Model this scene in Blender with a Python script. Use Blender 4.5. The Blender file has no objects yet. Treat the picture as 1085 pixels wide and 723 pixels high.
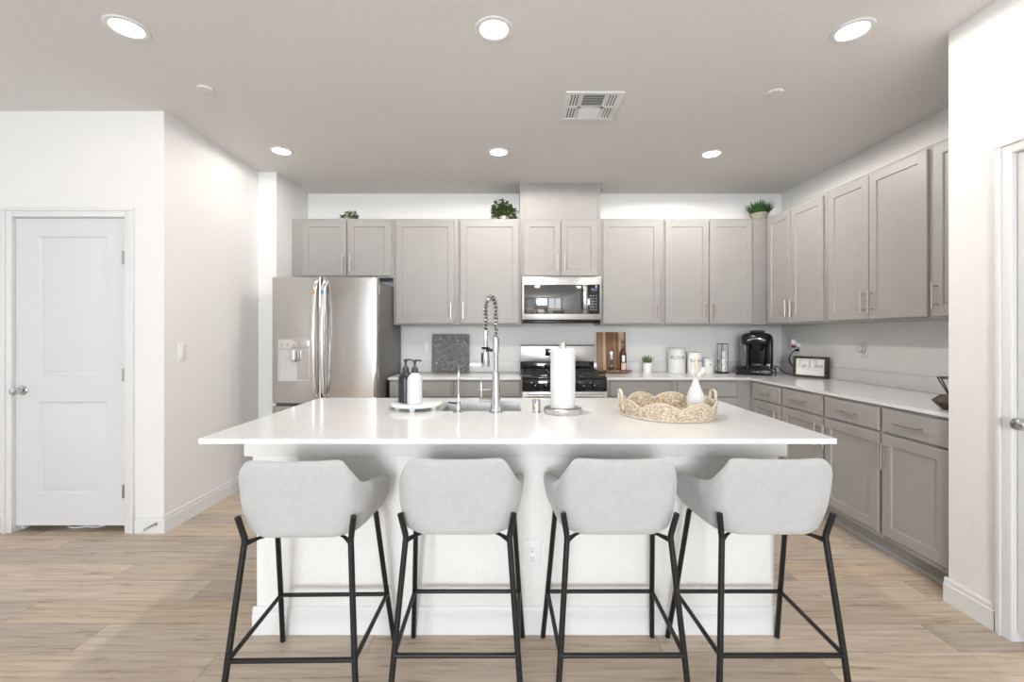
import bpy, bmesh, math, random
from mathutils import Vector, Matrix
random.seed(7)
PI = math.pi
scene = bpy.context.scene
COL = scene.collection

# ------------------------------------------------------------------ camera, world, exposure
F_PX, W_PX, H_PX, EYE = 475.0, 1085.0, 723.0, 1.31
cam_d = bpy.data.cameras.new('camera')
cam = bpy.data.objects.new('camera', cam_d)
COL.objects.link(cam)
cam.location = (0, 0, EYE)
cam.rotation_euler = (PI / 2, 0, 0)
cam_d.sensor_fit = 'HORIZONTAL'
cam_d.sensor_width = 36.0
cam_d.lens = 36.0 * F_PX / W_PX
cam_d.shift_x = 1.5 / W_PX
cam_d.shift_y = -7.5 / W_PX
cam_d.clip_start = 0.02
scene.camera = cam

scene.view_settings.view_transform = 'Standard'
scene.view_settings.look = 'None'
scene.view_settings.gamma = 1.0
scene.view_settings.use_curve_mapping = False
scene.view_settings.exposure = 0.03

world = bpy.data.worlds.new('daylight')
scene.world = world
world.use_nodes = True
wb = world.node_tree.nodes['Background']
wb.inputs['Color'].default_value = (0.88, 0.94, 1.0, 1)
wb.inputs['Strength'].default_value = 0.6

WINDOW_COL = (0.91, 0.955, 1.0)
DOWNLIGHT_COL = (1.0, 0.95, 0.885)


def area_light(name, loc, rot, sx, sy, power, color):
    d = bpy.data.lights.new(name, 'AREA')
    d.shape = 'RECTANGLE'
    d.size, d.size_y = sx, sy
    d.energy = power
    d.color = color
    o = bpy.data.objects.new(name, d)
    o.location = loc
    o.rotation_euler = rot
    COL.objects.link(o)
    return o


# room measures
CEIL = 2.78
Y_BACK = 4.70
X_RIGHT = 2.838
X_NEAR = 2.14          # near right wall with the door
Y_NEAR = 2.19
X_LEFT = -2.285
Y_DOORWALL = 2.955
Y_PIL = 4.064
X_PIL = -2.122
Y_REAR = -4.2
X_FAR_LEFT = -4.6

# windows of the living area behind the camera: (x0, x1, z0, z1, mullions, area light watts)
REAR_WINDOWS = [(-3.72, -3.46, 0.15, 2.35, (), 0.9),
                (-2.45, -1.52, 0.05, 2.35, (), 4.0),
                (-1.15, 0.15, 0.95, 2.40, (-0.5,), 300.0),  # added window, kept out of reflections, for strong frontal fill light
                (0.36, 2.02, 0.05, 2.62, (1.22,), 44.0)]
# area lights stand in for daylight at each, and at the far left glazing
for (wx0, wx1, wz0, wz1, _, watts) in REAR_WINDOWS:
    area_light('window_daylight', ((wx0 + wx1) / 2, Y_REAR - 0.2, (wz0 + wz1) / 2), (PI / 2, 0, 0), wx1 - wx0, wz1 - wz0, watts, WINDOW_COL)
area_light('window_daylight', (X_FAR_LEFT - 0.2, 1.3, 1.25), (PI / 2, 0, -PI / 2), 1.7, 2.2, 7.0, WINDOW_COL)
sun_d = bpy.data.lights.new('sun', 'SUN')
sun_d.energy = 7.0
sun_d.angle = math.radians(0.6)
sun_d.color = (1.0, 0.95, 0.88)
sun = bpy.data.objects.new('sun', sun_d)
sun.rotation_euler = (math.radians(38), 0, math.radians(8))
COL.objects.link(sun)


# ------------------------------------------------------------------ materials
def new_mat(name, color, rough=0.5, metal=0.0, spec=0.5, coat=0.0, trans=0.0, ior=1.45, emit=None, emit_s=0.0):
    m = bpy.data.materials.new(name)
    m.use_nodes = True
    b = m.node_tree.nodes['Principled BSDF']
    b.inputs['Base Color'].default_value = (*color, 1)
    b.inputs['Roughness'].default_value = rough
    b.inputs['Metallic'].default_value = metal
    b.inputs['Specular IOR Level'].default_value = spec
    b.inputs['Coat Weight'].default_value = coat
    b.inputs['Transmission Weight'].default_value = trans
    b.inputs['IOR'].default_value = ior
    if emit:
        b.inputs['Emission Color'].default_value = (*emit, 1)
        b.inputs['Emission Strength'].default_value = emit_s
    return m


def N(m, t, **kw):
    n = m.node_tree.nodes.new(t)
    for k, v in kw.items():
        setattr(n, k, v)
    return n


def L(m, a, b):
    m.node_tree.links.new(a, b)


def noise_mat(name, c1, c2, scale=(20, 20, 20), rough=0.5, metal=0.0, bump=0.0, bump_dist=0.002, spec=0.5, detail=4.0, ramp=(0.35, 0.65), coat=0.0):
    m = new_mat(name, c1, rough, metal, spec, coat)
    b = m.node_tree.nodes['Principled BSDF']
    tc = N(m, 'ShaderNodeTexCoord')
    mp = N(m, 'ShaderNodeMapping')
    mp.inputs['Scale'].default_value = scale
    nz = N(m, 'ShaderNodeTexNoise')
    nz.inputs['Scale'].default_value = 1.0
    nz.inputs['Detail'].default_value = detail
    L(m, tc.outputs['Object'], mp.inputs['Vector'])
    L(m, mp.outputs['Vector'], nz.inputs['Vector'])
    cr = N(m, 'ShaderNodeValToRGB')
    cr.color_ramp.elements[0].position = ramp[0]
    cr.color_ramp.elements[1].position = ramp[1]
    cr.color_ramp.elements[0].color = (*c1, 1)
    cr.color_ramp.elements[1].color = (*c2, 1)
    L(m, nz.outputs['Fac'], cr.inputs['Fac'])
    L(m, cr.outputs['Color'], b.inputs['Base Color'])
    if bump:
        bp = N(m, 'ShaderNodeBump')
        bp.inputs['Strength'].default_value = bump
        bp.inputs['Distance'].default_value = bump_dist
        L(m, nz.outputs['Fac'], bp.inputs['Height'])
        L(m, bp.outputs['Normal'], b.inputs['Normal'])
    return m


def floor_mat():
    m = new_mat('oak_plank', (0.5, 0.4, 0.3), 0.42, spec=0.35)
    nt = m.node_tree
    b = nt.nodes['Principled BSDF']
    tc = N(m, 'ShaderNodeTexCoord')
    sp = N(m, 'ShaderNodeSeparateXYZ')
    L(m, tc.outputs['Object'], sp.inputs[0])

    def math_(op, a, bb=None, clamp=False):
        n = N(m, 'ShaderNodeMath', operation=op, use_clamp=clamp)
        for i, v in enumerate((a, bb)):
            if v is None:
                continue
            if isinstance(v, (int, float)):
                n.inputs[i].default_value = v
            else:
                L(m, v, n.inputs[i])
        return n.outputs[0]
    PW, PL = 0.177, 1.22
    yy = math_('DIVIDE', math_('SUBTRACT', sp.outputs['Y'], 1.846), PW)
    row = math_('FLOOR', yy)
    fy = math_('SUBTRACT', yy, row)
    wn = N(m, 'ShaderNodeTexWhiteNoise', noise_dimensions='1D')
    L(m, row, wn.inputs['W'])
    xx = math_('DIVIDE', math_('ADD', sp.outputs['X'], math_('MULTIPLY', wn.outputs['Value'], 7.3)), PL)
    colm = math_('FLOOR', xx)
    fx = math_('SUBTRACT', xx, colm)
    cb = N(m, 'ShaderNodeCombineXYZ')
    L(m, row, cb.inputs[0])
    L(m, colm, cb.inputs[1])
    wn2 = N(m, 'ShaderNodeTexWhiteNoise', noise_dimensions='2D')
    L(m, cb.outputs[0], wn2.inputs['Vector'])
    # grain coordinates, shifted per plank
    gv = N(m, 'ShaderNodeCombineXYZ')
    L(m, math_('ADD', math_('MULTIPLY', sp.outputs['X'], 3.2), math_('MULTIPLY', wn2.outputs['Value'], 37.0)), gv.inputs[0])
    L(m, math_('MULTIPLY', sp.outputs['Y'], 46.0), gv.inputs[1])
    L(m, math_('MULTIPLY', wn2.outputs['Value'], 11.0), gv.inputs[2])
    nz = N(m, 'ShaderNodeTexNoise')
    nz.inputs['Scale'].default_value = 1.0
    nz.inputs['Detail'].default_value = 7.0
    nz.inputs['Roughness'].default_value = 0.62
    nz.inputs['Distortion'].default_value = 0.5
    L(m, gv.outputs[0], nz.inputs['Vector'])
    cr = N(m, 'ShaderNodeValToRGB')
    e = cr.color_ramp.elements
    e[0].position, e[0].color = 0.25, (0.22, 0.15, 0.096, 1)
    e[1].position, e[1].color = 0.66, (0.63, 0.52, 0.41, 1)
    k = e.new(0.42)
    k.color = (0.50, 0.39, 0.288, 1)
    L(m, nz.outputs['Fac'], cr.inputs['Fac'])
    # knots / broad tone
    nz2 = N(m, 'ShaderNodeTexNoise')
    gv2 = N(m, 'ShaderNodeCombineXYZ')
    L(m, math_('ADD', math_('MULTIPLY', sp.outputs['X'], 5.0), math_('MULTIPLY', wn2.outputs['Value'], 91.0)), gv2.inputs[0])
    L(m, math_('MULTIPLY', sp.outputs['Y'], 16.0), gv2.inputs[1])
    nz2.inputs['Scale'].default_value = 1.3
    nz2.inputs['Detail'].default_value = 3.0
    L(m, gv2.outputs[0], nz2.inputs['Vector'])
    kn = N(m, 'ShaderNodeMapRange')
    kn.inputs['From Min'].default_value = 0.65
    kn.inputs['From Max'].default_value = 0.78
    L(m, nz2.outputs['Fac'], kn.inputs['Value'])
    mx0 = N(m, 'ShaderNodeMix', data_type='RGBA')
    L(m, math_('MULTIPLY', kn.outputs[0], 0.6), mx0.inputs['Factor'])
    L(m, cr.outputs['Color'], mx0.inputs['A'])
    mx0.inputs['B'].default_value = (0.22, 0.15, 0.10, 1)
    # per plank tone
    tone = N(m, 'ShaderNodeMapRange')
    tone.inputs['To Min'].default_value = 0.80
    tone.inputs['To Max'].default_value = 1.12
    L(m, wn2.outputs['Value'], tone.inputs['Value'])
    hv = N(m, 'ShaderNodeHueSaturation')
    sat = N(m, 'ShaderNodeMapRange')
    sat.inputs['To Min'].default_value = 0.72
    sat.inputs['To Max'].default_value = 1.05
    L(m, wn2.outputs['Color'], sat.inputs['Value'])
    L(m, sat.outputs[0], hv.inputs['Saturation'])
    L(m, tone.outputs[0], hv.inputs['Value'])
    L(m, mx0.outputs['Result'], hv.inputs['Color'])
    # seams
    ey = math_('MINIMUM', fy, math_('SUBTRACT', 1.0, fy))
    ex = math_('MINIMUM', fx, math_('SUBTRACT', 1.0, fx))
    sy = math_('LESS_THAN', ey, 0.0011 / PW)
    sx = math_('LESS_THAN', ex, 0.0011 / PL)
    seam = math_('MAXIMUM', sy, sx)
    mx = N(m, 'ShaderNodeMix', data_type='RGBA')
    L(m, math_('MULTIPLY', seam, 0.85), mx.inputs['Factor'])
    L(m, hv.outputs['Color'], mx.inputs['A'])
    mx.inputs['B'].default_value = (0.16, 0.12, 0.09, 1)
    L(m, mx.outputs['Result'], b.inputs['Base Color'])
    bp = N(m, 'ShaderNodeBump')
    bp.inputs['Strength'].default_value = 0.15
    bp.inputs['Distance'].default_value = 0.001
    L(m, nz.outputs['Fac'], bp.inputs['Height'])
    L(m, bp.outputs['Normal'], b.inputs['Normal'])
    return m


def stripes_mat(name, cols, axis, width, rough=0.5):
    """wood staves laid side by side along one object axis"""
    m = new_mat(name, cols[0], rough)
    b = m.node_tree.nodes['Principled BSDF']
    tc = N(m, 'ShaderNodeTexCoord')
    sp = N(m, 'ShaderNodeSeparateXYZ')
    L(m, tc.outputs['Object'], sp.inputs[0])
    d = N(m, 'ShaderNodeMath', operation='DIVIDE')
    L(m, sp.outputs[axis], d.inputs[0])
    d.inputs[1].default_value = width
    f = N(m, 'ShaderNodeMath', operation='FLOOR')
    L(m, d.outputs[0], f.inputs[0])
    wn = N(m, 'ShaderNodeTexWhiteNoise', noise_dimensions='1D')
    L(m, f.outputs[0], wn.inputs['W'])
    cr = N(m, 'ShaderNodeValToRGB')
    cr.color_ramp.interpolation = 'CONSTANT'
    e = cr.color_ramp.elements
    e[0].color = (*cols[0], 1)
    e[1].color = (*cols[-1], 1)
    for i, c in enumerate(cols[1:-1]):
        k = e.new((i + 1) / (len(cols) - 1))
        k.color = (*c, 1)
    L(m, wn.outputs['Value'], cr.inputs['Fac'])
    mp = N(m, 'ShaderNodeMapping')
    mp.inputs['Scale'].default_value = (60, 60, 5)
    L(m, tc.outputs['Object'], mp.inputs['Vector'])
    nz = N(m, 'ShaderNodeTexNoise')
    nz.inputs['Scale'].default_value = 1.0
    L(m, mp.outputs[0], nz.inputs['Vector'])
    mr = N(m, 'ShaderNodeMapRange')
    mr.inputs['To Min'].default_value = 0.75
    mr.inputs['To Max'].default_value = 1.2
    L(m, nz.outputs['Fac'], mr.inputs['Value'])
    hv = N(m, 'ShaderNodeHueSaturation')
    L(m, cr.outputs['Color'], hv.inputs['Color'])
    L(m, mr.outputs[0], hv.inputs['Value'])
    L(m, hv.outputs['Color'], b.inputs['Base Color'])
    return m


def brushed(name, c, rough=0.28, scale=(3, 3, 220), amount=0.1, metal=1.0):
    m = new_mat(name, c, rough, metal)
    b = m.node_tree.nodes['Principled BSDF']
    tc = N(m, 'ShaderNodeTexCoord')
    mp = N(m, 'ShaderNodeMapping')
    mp.inputs['Scale'].default_value = scale
    nz = N(m, 'ShaderNodeTexNoise')
    nz.inputs['Scale'].default_value = 1.0
    nz.inputs['Detail'].default_value = 2.0
    L(m, tc.outputs['Object'], mp.inputs['Vector'])
    L(m, mp.outputs[0], nz.inputs['Vector'])
    mr = N(m, 'ShaderNodeMapRange')
    mr.inputs['To Min'].default_value = rough - amount
    mr.inputs['To Max'].default_value = rough + amount
    L(m, nz.outputs['Fac'], mr.inputs['Value'])
    L(m, mr.outputs[0], b.inputs['Roughness'])
    return m


M = {}
M['wall'] = noise_mat('painted_drywall', (0.79, 0.787, 0.78), (0.82, 0.817, 0.81), (90, 90, 90), 0.75, bump=0.22, bump_dist=0.002, spec=0.25, detail=2)
M['ceiling'] = noise_mat('ceiling_paint', (0.72, 0.71, 0.695), (0.75, 0.74, 0.725), (70, 70, 70), 0.85, bump=0.2, bump_dist=0.002, spec=0.2, detail=2)
M['trim'] = new_mat('trim_paint', (0.76, 0.76, 0.765), 0.4, spec=0.4)
M['door_paint'] = new_mat('door_paint', (0.69, 0.695, 0.71), 0.38, spec=0.4)
M['floor'] = floor_mat()
M['cabinet'] = noise_mat('greige_cabinet_paint', (0.352, 0.340, 0.327), (0.363, 0.351, 0.338), (8, 8, 8), 0.42, spec=0.35)
M['quartz'] = noise_mat('white_quartz', (0.74, 0.74, 0.745), (0.78, 0.78, 0.785), (9, 9, 9), 0.12, spec=0.5, detail=6)
M['island'] = noise_mat('island_paint', (0.79, 0.79, 0.775), (0.82, 0.82, 0.805), (90, 90, 90), 0.6, bump=0.18, bump_dist=0.002, spec=0.3, detail=2)
M['nickel'] = new_mat('brushed_nickel', (0.62, 0.58, 0.53), 0.3, 1.0)
M['chrome'] = new_mat('chrome', (0.60, 0.61, 0.62), 0.10, 1.0)
M['hinge'] = new_mat('satin_hinge', (0.36, 0.36, 0.36), 0.3, 1.0)
M['steel'] = brushed('stainless_steel', (0.56, 0.545, 0.53), 0.16, (220, 3, 3), 0.04)
M['steel_h'] = brushed('stainless_steel_horizontal', (0.62, 0.615, 0.61), 0.3, (3, 3, 220), 0.06)
M['steel_light'] = brushed('polished_steel', (0.82, 0.82, 0.82), 0.16, (220, 3, 3), 0.04)
M['fridge_side'] = new_mat('grey_fridge_side', (0.16, 0.155, 0.15), 0.45, 0.2)
M['dispenser'] = new_mat('dispenser_grey', (0.62, 0.63, 0.64), 0.35, 0.4)
M['black_gloss'] = new_mat('black_glass', (0.012, 0.012, 0.014), 0.06, spec=0.6)
M['black'] = new_mat('black_plastic', (0.012, 0.012, 0.013), 0.25, spec=0.28)
M['mirror_glass'] = new_mat('dark_reflective_glass', (0.02, 0.024, 0.028), 0.05, spec=1.0, ior=1.8)
M['black_matte'] = new_mat('black_cast_iron', (0.03, 0.029, 0.028), 0.65)
M['leg'] = new_mat('black_powder_coat', (0.012, 0.012, 0.013), 0.42, spec=0.4)
M['fabric'] = noise_mat('pale_grey_velvet', (0.435, 0.440, 0.446), (0.475, 0.480, 0.486), (45, 45, 45), 0.9, bump=0.1, bump_dist=0.001, spec=0.15, detail=9, ramp=(0.3, 0.7))
M['fabric'].node_tree.nodes['Principled BSDF'].inputs['Sheen Weight'].default_value = 0.35
M['plastic_white'] = new_mat('white_plastic', (0.82, 0.82, 0.82), 0.35)
M['ceramic'] = new_mat('white_ceramic', (0.82, 0.82, 0.815), 0.2)
M['enamel'] = new_mat('white_enamel', (0.80, 0.795, 0.78), 0.25)
M['vase'] = new_mat('matte_white_ceramic', (0.71, 0.725, 0.745), 0.45)
M['paper'] = noise_mat('paper_towel', (0.70, 0.70, 0.71), (0.74, 0.74, 0.75), (160, 160, 160), 0.95, bump=0.3, bump_dist=0.001, spec=0.1)
M['ink'] = new_mat('black_lettering', (0.02, 0.02, 0.02), 0.6)
M['ink_grey'] = new_mat('grey_lettering', (0.22, 0.22, 0.22), 0.6)
M['ink_pale'] = new_mat('pale_lettering', (0.5, 0.5, 0.5), 0.6)
M['logo'] = new_mat('pale_logo', (0.85, 0.85, 0.85), 0.4)
M['lens'] = new_mat('lamp_lens', (1, 1, 1), 0.5, emit=(1.0, 0.95, 0.88), emit_s=9.0)
M['carved'] = noise_mat('carved_grey_wood', (0.14, 0.14, 0.144), (0.26, 0.26, 0.264), (60, 60, 60), 0.7, bump=0.3)
M['staves'] = stripes_mat('wood_staves', [(0.22, 0.11, 0.055), (0.62, 0.43, 0.28), (0.30, 0.165, 0.09), (0.66, 0.47, 0.31), (0.42, 0.25, 0.14)], 'X', 0.027, 0.5)
M['live_edge'] = noise_mat('brown_live_edge_wood', (0.13, 0.065, 0.03), (0.34, 0.19, 0.10), (60, 30, 30), 0.5)
M['barn_wood'] = noise_mat('dark_barnwood', (0.03, 0.02, 0.014), (0.095, 0.066, 0.048), (25, 25, 90), 0.65)
M['bronze'] = noise_mat('dark_bronze', (0.05, 0.04, 0.033), (0.11, 0.085, 0.07), (50, 50, 50), 0.5, 0.5)
M['seagrass'] = noise_mat('woven_seagrass', (0.33, 0.245, 0.165), (0.74, 0.64, 0.50), (85, 85, 130), 0.85, bump=0.6, bump_dist=0.004, spec=0.15, detail=3, ramp=(0.3, 0.62))
M['rope'] = noise_mat('pale_rope', (0.50, 0.42, 0.32), (0.74, 0.66, 0.54), (120, 120, 120), 0.9, bump=0.5)
M['leaf'] = noise_mat('leaf_green', (0.016, 0.042, 0.010), (0.075, 0.135, 0.036), (40, 40, 40), 0.5)
M['leaf_pale'] = noise_mat('leaf_pale_green', (0.05, 0.085, 0.026), (0.20, 0.24, 0.10), (40, 40, 40), 0.5)
M['grass'] = noise_mat('grass_green', (0.012, 0.05, 0.010), (0.04, 0.13, 0.028), (40, 40, 40), 0.55)
M['succulent'] = noise_mat('succulent_green', (0.04, 0.11, 0.03), (0.16, 0.28, 0.10), (60, 60, 60), 0.4)
M['pot_grey'] = noise_mat('grey_stone_pot', (0.26, 0.235, 0.21), (0.38, 0.345, 0.31), (60, 60, 60), 0.8)
M['pot_white'] = new_mat('matte_white_pot', (0.55, 0.54, 0.52), 0.7)
M['soil'] = new_mat('dark_soil', (0.03, 0.02, 0.015), 0.9)
M['stem'] = new_mat('brown_stem', (0.10, 0.07, 0.035), 0.7)
M['petal'] = noise_mat('white_petal', (0.70, 0.69, 0.66), (0.76, 0.75, 0.72), (60, 60, 60), 0.7)
M['plume'] = new_mat('cream_plume', (0.74, 0.64, 0.50), 0.9)
M['glass'] = new_mat('clear_glass', (0.95, 0.97, 0.97), 0.02, trans=1.0, ior=1.45)
M['tank'] = new_mat('smoky_tank', (0.16, 0.15, 0.15), 0.08, spec=0.6, trans=0.35)
M['bottle_glass'] = new_mat('brown_bottle_glass', (0.09, 0.025, 0.012), 0.08, spec=0.6)
M['pepper'] = noise_mat('peppercorns', (0.02, 0.012, 0.01), (0.12, 0.08, 0.06), (300, 300, 300), 0.7)
M['pink_salt'] = new_mat('pink_label', (0.72, 0.52, 0.43), 0.5)
M['red'] = new_mat('red_liquid', (0.35, 0.01, 0.03), 0.2)
M['bottle_black'] = new_mat('black_bottle', (0.022, 0.024, 0.030), 0.35)
M['bottle_white'] = new_mat('white_bottle', (0.68, 0.68, 0.69), 0.35)
M['pump'] = new_mat('charcoal_pump', (0.045, 0.047, 0.055), 0.4)
M['sign_face'] = new_mat('white_sign_board', (0.84, 0.83, 0.81), 0.6)
M['orange'] = new_mat('orange_tab', (0.60, 0.30, 0.10), 0.5)
M['blue'] = new_mat('blue_tab', (0.08, 0.28, 0.50), 0.5)
M['screen'] = new_mat('lit_display', (0.02, 0.03, 0.05), 0.2, emit=(0.35, 0.5, 0.8), emit_s=0.25)
M['dark_void'] = new_mat('duct_grey', (0.10, 0.105, 0.11), 0.8)
M['steel_sink'] = brushed('sink_steel', (0.66, 0.66, 0.66), 0.3, (200, 4, 4), 0.06)


# ------------------------------------------------------------------ mesh builder
class MB:
    def __init__(self):
        self.bm = bmesh.new()

    def box(self, x0, x1, y0, y1, z0, z1, bev=0.0, seg=2, rot=None):
        r = bmesh.ops.create_cube(self.bm, size=1.0)
        vs = r['verts']
        bmesh.ops.scale(self.bm, vec=(x1 - x0, y1 - y0, z1 - z0), verts=vs)
        if rot is not None:
            bmesh.ops.transform(self.bm, matrix=rot, verts=vs)
        bmesh.ops.translate(self.bm, vec=((x0 + x1) / 2, (y0 + y1) / 2, (z0 + z1) / 2), verts=vs)
        if bev > 0:
            es = list({e for v in vs for e in v.link_edges})
            bmesh.ops.bevel(self.bm, geom=es, offset=bev, segments=seg, affect='EDGES', profile=0.5)
        return self

    def tube(self, pts, r, n=10, closed=False, cap=True, flat=None):
        """round tube along pts; r one value or one per point; flat=(sx, sy) squashes the section"""
        P = [Vector(p) for p in pts]
        k = len(P)
        R = [r] * k if isinstance(r, (int, float)) else list(r)
        rings = []
        nrm = None
        for i in range(k):
            if closed:
                t = (P[(i + 1) % k] - P[i - 1]).normalized()
            else:
                t = (P[min(i + 1, k - 1)] - P[max(i - 1, 0)]).normalized()
            if nrm is None:
                a = Vector((0, 0, 1)) if abs(t.z) < 0.9 else Vector((1, 0, 0))
                nrm = (a - t * a.dot(t)).normalized()
            else:
                nrm = (nrm - t * nrm.dot(t)).normalized()
            bn = t.cross(nrm)
            fx, fy = flat or (1, 1)
            rings.append([self.bm.verts.new(P[i] + (nrm * math.cos(2 * PI * j / n) * fx + bn * math.sin(2 * PI * j / n) * fy) * R[i]) for j in range(n)])
        m = k if closed else k - 1
        for i in range(m):
            a, b = rings[i], rings[(i + 1) % k]
            for j in range(n):
                self.bm.faces.new((a[j], a[(j + 1) % n], b[(j + 1) % n], b[j]))
        if cap and not closed:
            self.bm.faces.new(rings[0][::-1])
            self.bm.faces.new(rings[-1])
        return self

    def lathe(self, prof, c=(0, 0, 0), n=32, fn=None, rot=None):
        c = Vector(c)
        rings = []
        allv = []
        for r, z in prof:
            if r < 1e-6:
                v = self.bm.verts.new(Vector((0, 0, z)))
                rings.append([v])
                allv.append(v)
            else:
                ring = []
                for j in range(n):
                    a = 2 * PI * j / n
                    rr = r * (fn(a, z) if fn else 1)
                    ring.append(self.bm.verts.new(Vector((rr * math.cos(a), rr * math.sin(a), z))))
                rings.append(ring)
                allv += ring
        for a, b in zip(rings[:-1], rings[1:]):
            if len(a) == 1 and len(b) == 1:
                continue
            for j in range(n):
                j2 = (j + 1) % n
                if len(a) == 1:
                    self.bm.faces.new((a[0], b[j2], b[j]))
                elif len(b) == 1:
                    self.bm.faces.new((a[j], a[j2], b[0]))
                else:
                    self.bm.faces.new((a[j], a[j2], b[j2], b[j]))
        if rot is not None:
            bmesh.ops.transform(self.bm, matrix=rot, verts=allv)
        bmesh.ops.translate(self.bm, vec=c, verts=allv)
        return self

    def rings(self, rects, cap_first=True, cap_last=True):
        """stack of rectangles (x0,x1,z0,z1,y), skinned one to the next"""
        R = []
        for x0, x1, z0, z1, y in rects:
            R.append([self.bm.verts.new((x, y, z)) for x, z in ((x0, z0), (x1, z0), (x1, z1), (x0, z1))])
        for a, b in zip(R[:-1], R[1:]):
            for j in range(4):
                self.bm.faces.new((a[j], a[(j + 1) % 4], b[(j + 1) % 4], b[j]))
        if cap_first:
            self.bm.faces.new(R[0][::-1])
        if cap_last:
            self.bm.faces.new(R[-1])
        return self

    def shaker(self, x0, x1, z0, z1, t=0.02, rail=0.06, rec=0.009, back=-0.0005):
        def ins(d, y):
            return (x0 + d, x1 - d, z0 + d, z1 - d, y)
        return self.rings([ins(0, back), ins(0, -t + 0.003), ins(0.003, -t), ins(rail, -t), ins(rail + 0.004, -t + rec)])

    def slab(self, x0, x1, z0, z1, t=0.02, back=-0.0005):
        def ins(d, y):
            return (x0 + d, x1 - d, z0 + d, z1 - d, y)
        return self.rings([ins(0, back), ins(0, -t + 0.006), ins(0.004, -t + 0.001), ins(0.012, -t)])

    def prism(self, poly, z0, z1):
        a = [self.bm.verts.new((x, y, z0)) for x, y in poly]
        b = [self.bm.verts.new((x, y, z1)) for x, y in poly]
        n = len(poly)
        for j in range(n):
            self.bm.faces.new((a[j], a[(j + 1) % n], b[(j + 1) % n], b[j]))
        self.bm.faces.new(a[::-1])
        self.bm.faces.new(b)
        return self

    def quad(self, *pts):
        self.bm.faces.new([self.bm.verts.new(p) for p in pts])
        return self

    def xform(self, mat):
        bmesh.ops.transform(self.bm, matrix=mat, verts=self.bm.verts[:])
        return self

    def build(self, name, mat, parent=None, smooth=35, subsurf=0, recalc=True):
        if recalc:
            bmesh.ops.recalc_face_normals(self.bm, faces=self.bm.faces[:])
        me = bpy.data.meshes.new(name)
        for f in self.bm.faces:
            f.smooth = bool(smooth)
        self.bm.to_mesh(me)
        self.bm.free()
        if smooth and smooth < 180:
            me.set_sharp_from_angle(angle=math.radians(smooth))
        me.materials.append(mat)
        o = bpy.data.objects.new(name, me)
        COL.objects.link(o)
        if parent:
            o.parent = parent
        if subsurf:
            md = o.modifiers.new('smooth', 'SUBSURF')
            md.levels = md.render_levels = subsurf
        return o


def smooth_path(pts, per=8):
    P = [Vector(p) for p in pts]
    out = []
    for i in range(len(P) - 1):
        p0 = P[max(i - 1, 0)]
        p1, p2 = P[i], P[i + 1]
        p3 = P[min(i + 2, len(P) - 1)]
        for k in range(per):
            t = k / per
            out.append(0.5 * ((2 * p1) + (p2 - p0) * t + (2 * p0 - 5 * p1 + 4 * p2 - p3) * t * t + (3 * p1 - p0 - 3 * p2 + p3) * t ** 3))
    out.append(P[-1])
    return out


def tag(o, label=None, cat=None, group=None, kind=None):
    if label:
        o['label'] = label
    if cat:
        o['category'] = cat
    if group:
        o['group'] = group
    if kind:
        o['kind'] = kind
    return o


def thing(name, label, cat, loc=(0, 0, 0), rz=0.0, group=None):
    o = bpy.data.objects.new(name, None)
    o.empty_display_size = 0.1
    o.location = loc
    o.rotation_euler = (0, 0, rz)
    COL.objects.link(o)
    return tag(o, label, cat, group)


def struct(name, mb, mat, label, cat, parent=None, smooth=30):
    o = mb.build(name, mat, parent, smooth)
    if not parent:
        tag(o, label, cat, kind='structure')
    return o


def copy_tree(o, parent=None):
    c = o.copy()
    COL.objects.link(c)
    if parent:
        c.parent = parent
    for ch in list(o.children):
        copy_tree(ch, c)
    return c


def text_mb(s, size, extrude=0.0006):
    """built-in lettering as a mesh in the XZ plane, centred, facing -Y"""
    cu = bpy.data.curves.new('lettering', 'FONT')
    cu.body = s
    cu.size = size
    cu.extrude = extrude
    cu.align_x = 'CENTER'
    cu.align_y = 'CENTER'
    cu.resolution_u = 3
    ob = bpy.data.objects.new('lettering', cu)
    COL.objects.link(ob)
    dg = bpy.context.evaluated_depsgraph_get()
    me = bpy.data.meshes.new_from_object(ob.evaluated_get(dg))
    bpy.data.objects.remove(ob)
    bpy.data.curves.remove(cu)
    mb = MB()
    mb.bm.from_mesh(me)
    bpy.data.meshes.remove(me)
    mb.xform(Matrix.Rotation(PI / 2, 4, 'X'))
    return mb


# ------------------------------------------------------------------ room shell
mb = MB().box(X_FAR_LEFT - 0.1, X_RIGHT + 0.1, Y_REAR - 0.1, Y_BACK + 0.1, -0.05, 0.0)
struct('floor', mb, M['floor'], 'light oak plank floor running across the kitchen', 'floor')
mb = MB().box(X_FAR_LEFT - 0.1, X_RIGHT + 0.1, Y_REAR - 0.1, Y_BACK + 0.1, CEIL, CEIL + 0.05)
struct('ceiling', mb, M['ceiling'], 'flat off-white ceiling with recessed lights', 'ceiling')
mb = MB().box(X_LEFT - 0.1, X_RIGHT + 0.1, Y_BACK, Y_BACK + 0.1, 0, CEIL)
struct('wall_back', mb, M['wall'], 'white back wall behind the range and upper cabinets', 'wall')
mb = MB().box(X_RIGHT, X_RIGHT + 0.1, Y_NEAR - 0.1, Y_BACK, 0, CEIL)
struct('wall_right', mb, M['wall'], 'white right wall behind the coffee corner', 'wall')

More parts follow.
